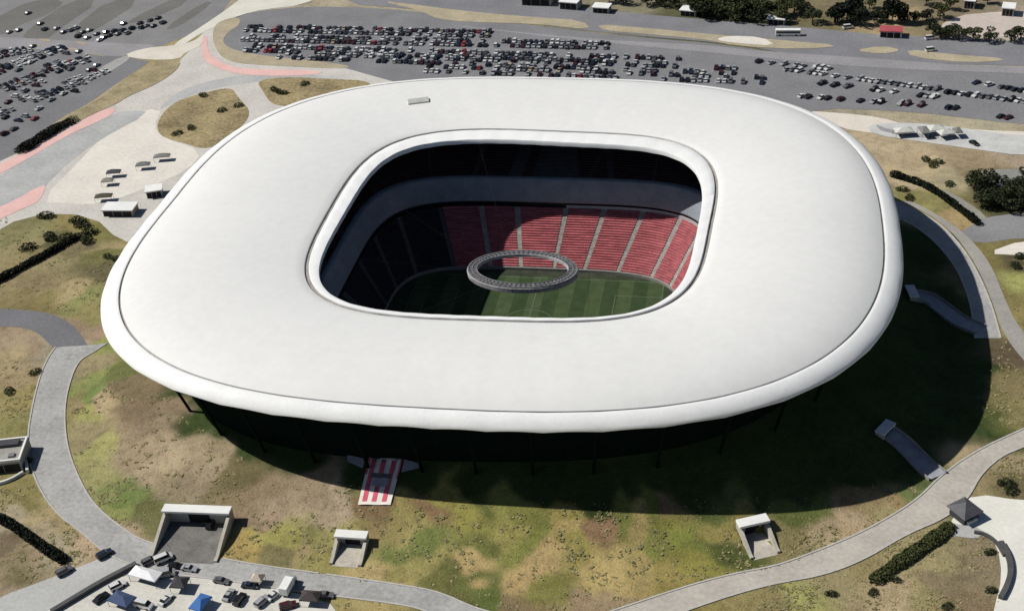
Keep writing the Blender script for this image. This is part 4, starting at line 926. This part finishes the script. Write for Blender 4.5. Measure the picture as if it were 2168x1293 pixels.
# ------------------------------------------------------------------ small buildings and walls
def wall_run(name, path, w, h, m, label, cat='wall'):
    P = resample([tuple(at(*p).xy) for p in path], 24); c = P[12]; mb = MB()
    for i in range(23): mb.bar((P[i][0] - c[0], P[i][1] - c[1], h/2), (P[i + 1][0] - c[0], P[i + 1][1] - c[1], h/2), w, h + .2)
    t = link(name, mb.mesh(name, m), None, (c[0], c[1], 0)); return tag(t, label, cat)
def rect_frame(p0, p1):
    a = at(*p0); b = at(*p1); d = b - a; return (a + b)/2, math.atan2(d.y, d.x), d.length
def flat_building(p0, p1, depth, h, label, roofm, wallm, front=True, name='pavilion', cat='building', back=True, over=.4):
    """p0-p1: pixel ends of the front foot line; the building extends away from the camera"""
    c, rz, w = rect_frame(p0, p1); t = empty(name, (c.x, c.y, 0), rz, label=label, cat=cat); hw = w/2
    mb = MB(); mb.box(-hw, hw, 0, depth, -.2, h); mb.build('wall', wallm, t)
    mb = MB(); mb.box(-hw - over, hw + over, -over*2, depth + over, h + .003, h + .5); mb.build('roof', roofm, t, bevel=.06)
    if front:
        for i in range(3):
            x0 = lerp(-hw + .3, hw - .3, i/3); x1 = lerp(-hw + .3, hw - .3, (i + 1)/3) - .25
            mb = MB(); mb.box(x0, x1, -.05, .3, .1, h*.85); mb.build('shopfront', dark, t)
    return t
def tent(px, w, d, h, col, label, rz=0.0, name='canopy_tent'):
    p = at(*px); t = empty(name, (p.x, p.y, .08), rz, label=label, cat='tent'); a, b = w/2, d/2
    mb = MB(); r = .0
    vs = [(-a, -b, h), (a, -b, h), (a, b, h), (-a, b, h), (-a*.25, 0, h + h*.45), (a*.25, 0, h + h*.45)]
    mb.add(vs, [(0, 1, 5, 4), (1, 2, 5), (2, 3, 4, 5), (3, 0, 4)])
    for i, j in ((0, 1), (1, 2), (2, 3), (3, 0)):
        q, s = Vector(vs[i]), Vector(vs[j]); mb.add([q, s, s - Vector((0, 0, .35)), q - Vector((0, 0, .35))], [(0, 3, 2, 1)])
    mb.build('canopy', mat('canvas_' + col[0], col[1], .8, .06, .5), t)
    for x in (-a + .1, a - .1):
        for y in (-b + .1, b - .1): mb = MB(); mb.tube([(x, y, -.08), (x, y, h + .02)], .06, 6); mb.build('leg', tyrem, t)
    return t
def buildings():
    wl = mat('white_wall', alb(205, 205, 200), .85, .08, .3); gl = mat('grey_wall', alb(150, 148, 142), .85, .1, .3); wr = mat('white_roof', alb(224, 224, 220), .7, .06, .2)
    flat_building((220, 459), (283, 459), 6.0, 2.9, 'white flat-roofed kiosk with a dark open front left of the roof', wr, gl, name='kiosk')
    flat_building((312, 421), (345, 416), 5, 3.0, 'small white kiosk half hidden behind the left edge of the stadium roof', wr, gl, name='kiosk')
    # building cut by the left frame edge
    t = flat_building((-60, 1008), (50, 996), 11, 3.4, 'flat-roofed grey block with a white parapet cut by the left frame edge', mat('roof_gravel', alb(150, 148, 140), .9, .15, .4), gl, name='service_block', over=.1)
    c, rz, w = rect_frame((-60, 1008), (50, 996)); mb = MB(); hw = w/2
    mb.box(-hw, hw, 0, .5, 3.9, 4.5); mb.box(-hw, hw, 10.4, 10.95, 3.9, 4.5); mb.box(hw - .55, hw, .503, 10.397, 3.9, 4.5); mb.build('parapet', wr, t)
    mb = MB(); mb.box(-1, hw - 2.0, 7.0, 9.8, 3.52, 4.9); mb.build('plant_unit', mat('plant_dark', (.06, .06, .065), .6, .1, .5), t)
    mb = MB(); mb.box(hw - 4, hw - 2.2, 2.0, 3.6, 3.52, 4.4); mb.build('vent', mat('vent_grey', alb(120, 120, 120), .6, .1, .5), t)
    # dark kiosk, lower right
    p = at(2040, 1092); t = empty('dark_kiosk', (p.x, p.y, .05), YAW + .45, label='dark kiosk with a slate pyramid roof at the edge of the right forecourt', cat='kiosk')
    mb = MB(); mb.box(-2.6, 2.6, -2.6, 2.6, -.1, 2.6); mb.build('wall', mat('kiosk_wall', (.05, .05, .055), .7, .1, .5), t)
    mb = MB(); mb.add([(-3.4, -3.4, 2.6), (3.4, -3.4, 2.6), (3.4, 3.4, 2.6), (-3.4, 3.4, 2.6), (0, 0, 4.9)], [(0, 1, 4), (1, 2, 4), (2, 3, 4), (3, 0, 4), (3, 2, 1, 0)]); mb.build('roof', mat('slate', (.085, .085, .095), .6, .15, .6), t)
    mb = MB(); mb.box(-.9, .9, -2.66, -2.5, .1, 2.2); mb.build('door', dark, t)
    mb = MB(); mb.box(-1.6, 1.6, -3.3, -2.7, -.1, 1.0); mb.build('counter', wl, t)
    dw = mat('dark_wall', (.085, .085, .085), .8, .15, .5)
    wall_run('low_wall', [(110, 1298), (160, 1268), (220, 1232), (290, 1196)], 1.3, 1.1, dw, 'dark low wall between the forecourt road and the pale forecourt')
    wall_run('low_wall', [(2062, 1128), (2088, 1133), (2112, 1152), (2126, 1178)], .7, .8, dw, 'curved dark low wall at the corner of the right forecourt beside the kiosk')
    wall_run('low_wall', [(2118, 1150), (2136, 1180), (2140, 1212), (2132, 1242), (2118, 1268)], 1.3, 1.0, dw, 'crescent dark low wall on the right forecourt')
    wall_run('low_wall', [(42, 936), (54, 962), (60, 1002)], .8, 1.4, wl, 'white low wall beside the flat-roofed block at the left edge')
    wall_run('low_wall', [(-20, 1030), (20, 1020), (50, 1002)], .7, .9, wl, 'white curved low wall below the flat-roofed block at the left edge')
    # tents on the forecourt
    tent((312, 1228), 8.5, 3.6, 2.6, ('white', alb(232, 232, 230)), 'long white canopy tent on the pale forecourt below the large mound portal', YAW - .42)
    tent((262, 1280), 6.5, 4.0, 2.4, ('navy', (.055, .08, .16)), 'navy blue canopy tent on the pale forecourt at the bottom edge', YAW - .5)
    tent((428, 1288), 3.6, 5.5, 2.4, ('blue', (.055, .16, .42)), 'bright blue canopy tent on the pale forecourt at the bottom edge', YAW - .45)
    tent((384, 1246), 4.2, 4.0, 2.5, ('charcoal', (.05, .05, .055)), 'charcoal canopy tent in the middle of the pale forecourt', YAW - .2)
    tent((660, 1275), 5.0, 3.6, 2.5, ('brown', (.06, .05, .048)), 'dark brown canopy tent below the white box truck', YAW - .2)
    tent((548, 1236), 3.2, 3.0, 2.4, ('sand', alb(180, 170, 155)), 'sand coloured canopy tent left of the white box truck', YAW - .2)
    for i, (x, y, w) in enumerate(((1912, 288, 7.5), (1980, 283, 6.5), (2000, 292, 6))):
        tent((x, y), w, 4.5, 2.7, ('offwhite', alb(195, 195, 188)), ('off-white canopy tent nearest the stadium roof on the right grey plaza', 'off-white canopy tent in the middle of the right grey plaza', 'off-white canopy tent farthest right on the right grey plaza')[i], YAW + .1*i)
    tent((1955, 289), 3.5, 6.5, 3.0, ('grey', alb(118, 118, 116)), 'dark grey canopy tent between the off-white tents on the right grey plaza', YAW)
    tent((2026, 290), 3.0, 4.5, 3.0, ('darkgrey', alb(112, 110, 105)), 'dark grey canopy tent at the right end of the plaza tents', YAW)
    for (x, y, w, c, l) in ((243, 374, 6, ('slate', alb(75, 75, 80)), 'slate grey shade canopy on the cream plaza, nearest the round garden'), (230, 392, 5, ('olive', alb(140, 138, 128)), 'dull olive shade canopy on the cream plaza'), (222, 425, 7, ('moss', alb(85, 82, 66)), 'moss brown shade canopy just beyond the white kiosk'), (305, 358, 6, ('ash', alb(118, 118, 116)), 'ash grey shade canopy on the plaza nearest the stadium roof'), (345, 340, 7, ('stone', alb(130, 130, 125)), 'stone grey shade canopy below the round garden')):
        tent((x, y), w, 3.0, 2.4, c, l, YAW, 'shade_canopy')
    # far buildings
    for (a, b, dp, h, lab) in (((1105, 12), (1165, 14), 9, 4, 'white-roofed shed at the top edge, leftmost beyond the far road'), ((1185, 20), (1222, 23), 8, 4, 'white-roofed shed beyond the far road, right of the first shed'), ((1255, 28), (1288, 30), 6, 3, 'small white-roofed shed beside the far road'), ((1440, 34), (1472, 37), 6, 3, 'small white-roofed shed by the wood at the top edge'), ((1625, 52), (1660, 55), 6, 3, 'low white-roofed shed under the wood'), ((2120, 34), (2145, 36), 7, 4, 'white-roofed house on the pale field at top right'), ((2040, 18), (2062, 20), 7, 4, 'white-roofed house at the top edge near the pale field')):
        flat_building(a, b, dp, h, lab, wr, gl, name='shed')
    flat_building((1862, 80), (1908, 82), 6, 3.2, 'red-roofed hut beside the far right road', mat('red_roof', alb(165, 78, 85), .7, .1, .3), wl, name='hut')

# ------------------------------------------------------------------ assemble
def axis_of(a, b):
    A = at(*a); B = at(*b); d = B - A; return (d.x, d.y, 0)
portal((425, 1106), 17.5, 15.0, 4.8, 'large white-topped concrete portal cut into the foot of the mound at lower left', slab=2.8, door=.35, axis=axis_of((432, 1085), (385, 1185)))
portal((748, 1152), 7.0, 8.0, 3.4, 'narrow white-topped portal cut into the mound below the striped shirt', slab=2.6, fl=floorp, axis=axis_of((750, 1140), (722, 1215)))
portal((1592, 1128), 6.5, 9.0, 4.2, 'white-topped portal cut into the mound at lower right with a pale sloping floor', slab=2.8, fl=floorp, axis=axis_of((1590, 1110), (1640, 1195)))
build_ground()
paving()
build_stadium()
build_pitch()
ramp_portal((1936, 626), [(1938, 627), (1965, 632), (1995, 655), (2030, 682), (2075, 700)], 6.0, 'shaded stairway climbing the right side of the mound from the ring road, the upper one')
ramp_portal((1880, 918), [(1882, 918), (1910, 938), (1945, 975), (1985, 1010)], 5.6, 'shaded stairway climbing the mound at lower right from the road bend')
shirt()
buildings()
cars()
plants()

# ------------------------------------------------------------------ light
EL = math.radians(47.5); SH = math.radians(2.5)       # shadows fall towards SH
sd = Vector((-math.cos(SH)*math.cos(EL), -math.sin(SH)*math.cos(EL), math.sin(EL)))
sun = bpy.data.lights.new('sun', 'SUN'); sun.energy = 4.2; sun.angle = math.radians(.5); sun.color = (1.0, .965, .91)
so = bpy.data.objects.new('sun', sun); COL.objects.link(so); so.rotation_euler = sd.to_track_quat('Z', 'Y').to_euler(); so.location = sd*500
w = bpy.data.worlds.new('World'); scene.world = w; w.use_nodes = True
N = w.node_tree.nodes; L = w.node_tree.links; bg = N['Background']
sky = N.new('ShaderNodeTexSky'); sky.sky_type = 'NISHITA'; sky.sun_disc = False; sky.sun_elevation = EL; sky.air_density = .8; sky.dust_density = .5; sky.sun_rotation = math.atan2(sd.x, sd.y)
L.new(sky.outputs[0], bg.inputs['Color']); bg.inputs['Strength'].default_value = .05
scene.cycles.diffuse_bounces = 1
scene.view_settings.view_transform = 'Standard'; scene.view_settings.look = 'None'; scene.view_settings.exposure = 0; scene.view_settings.gamma = 1
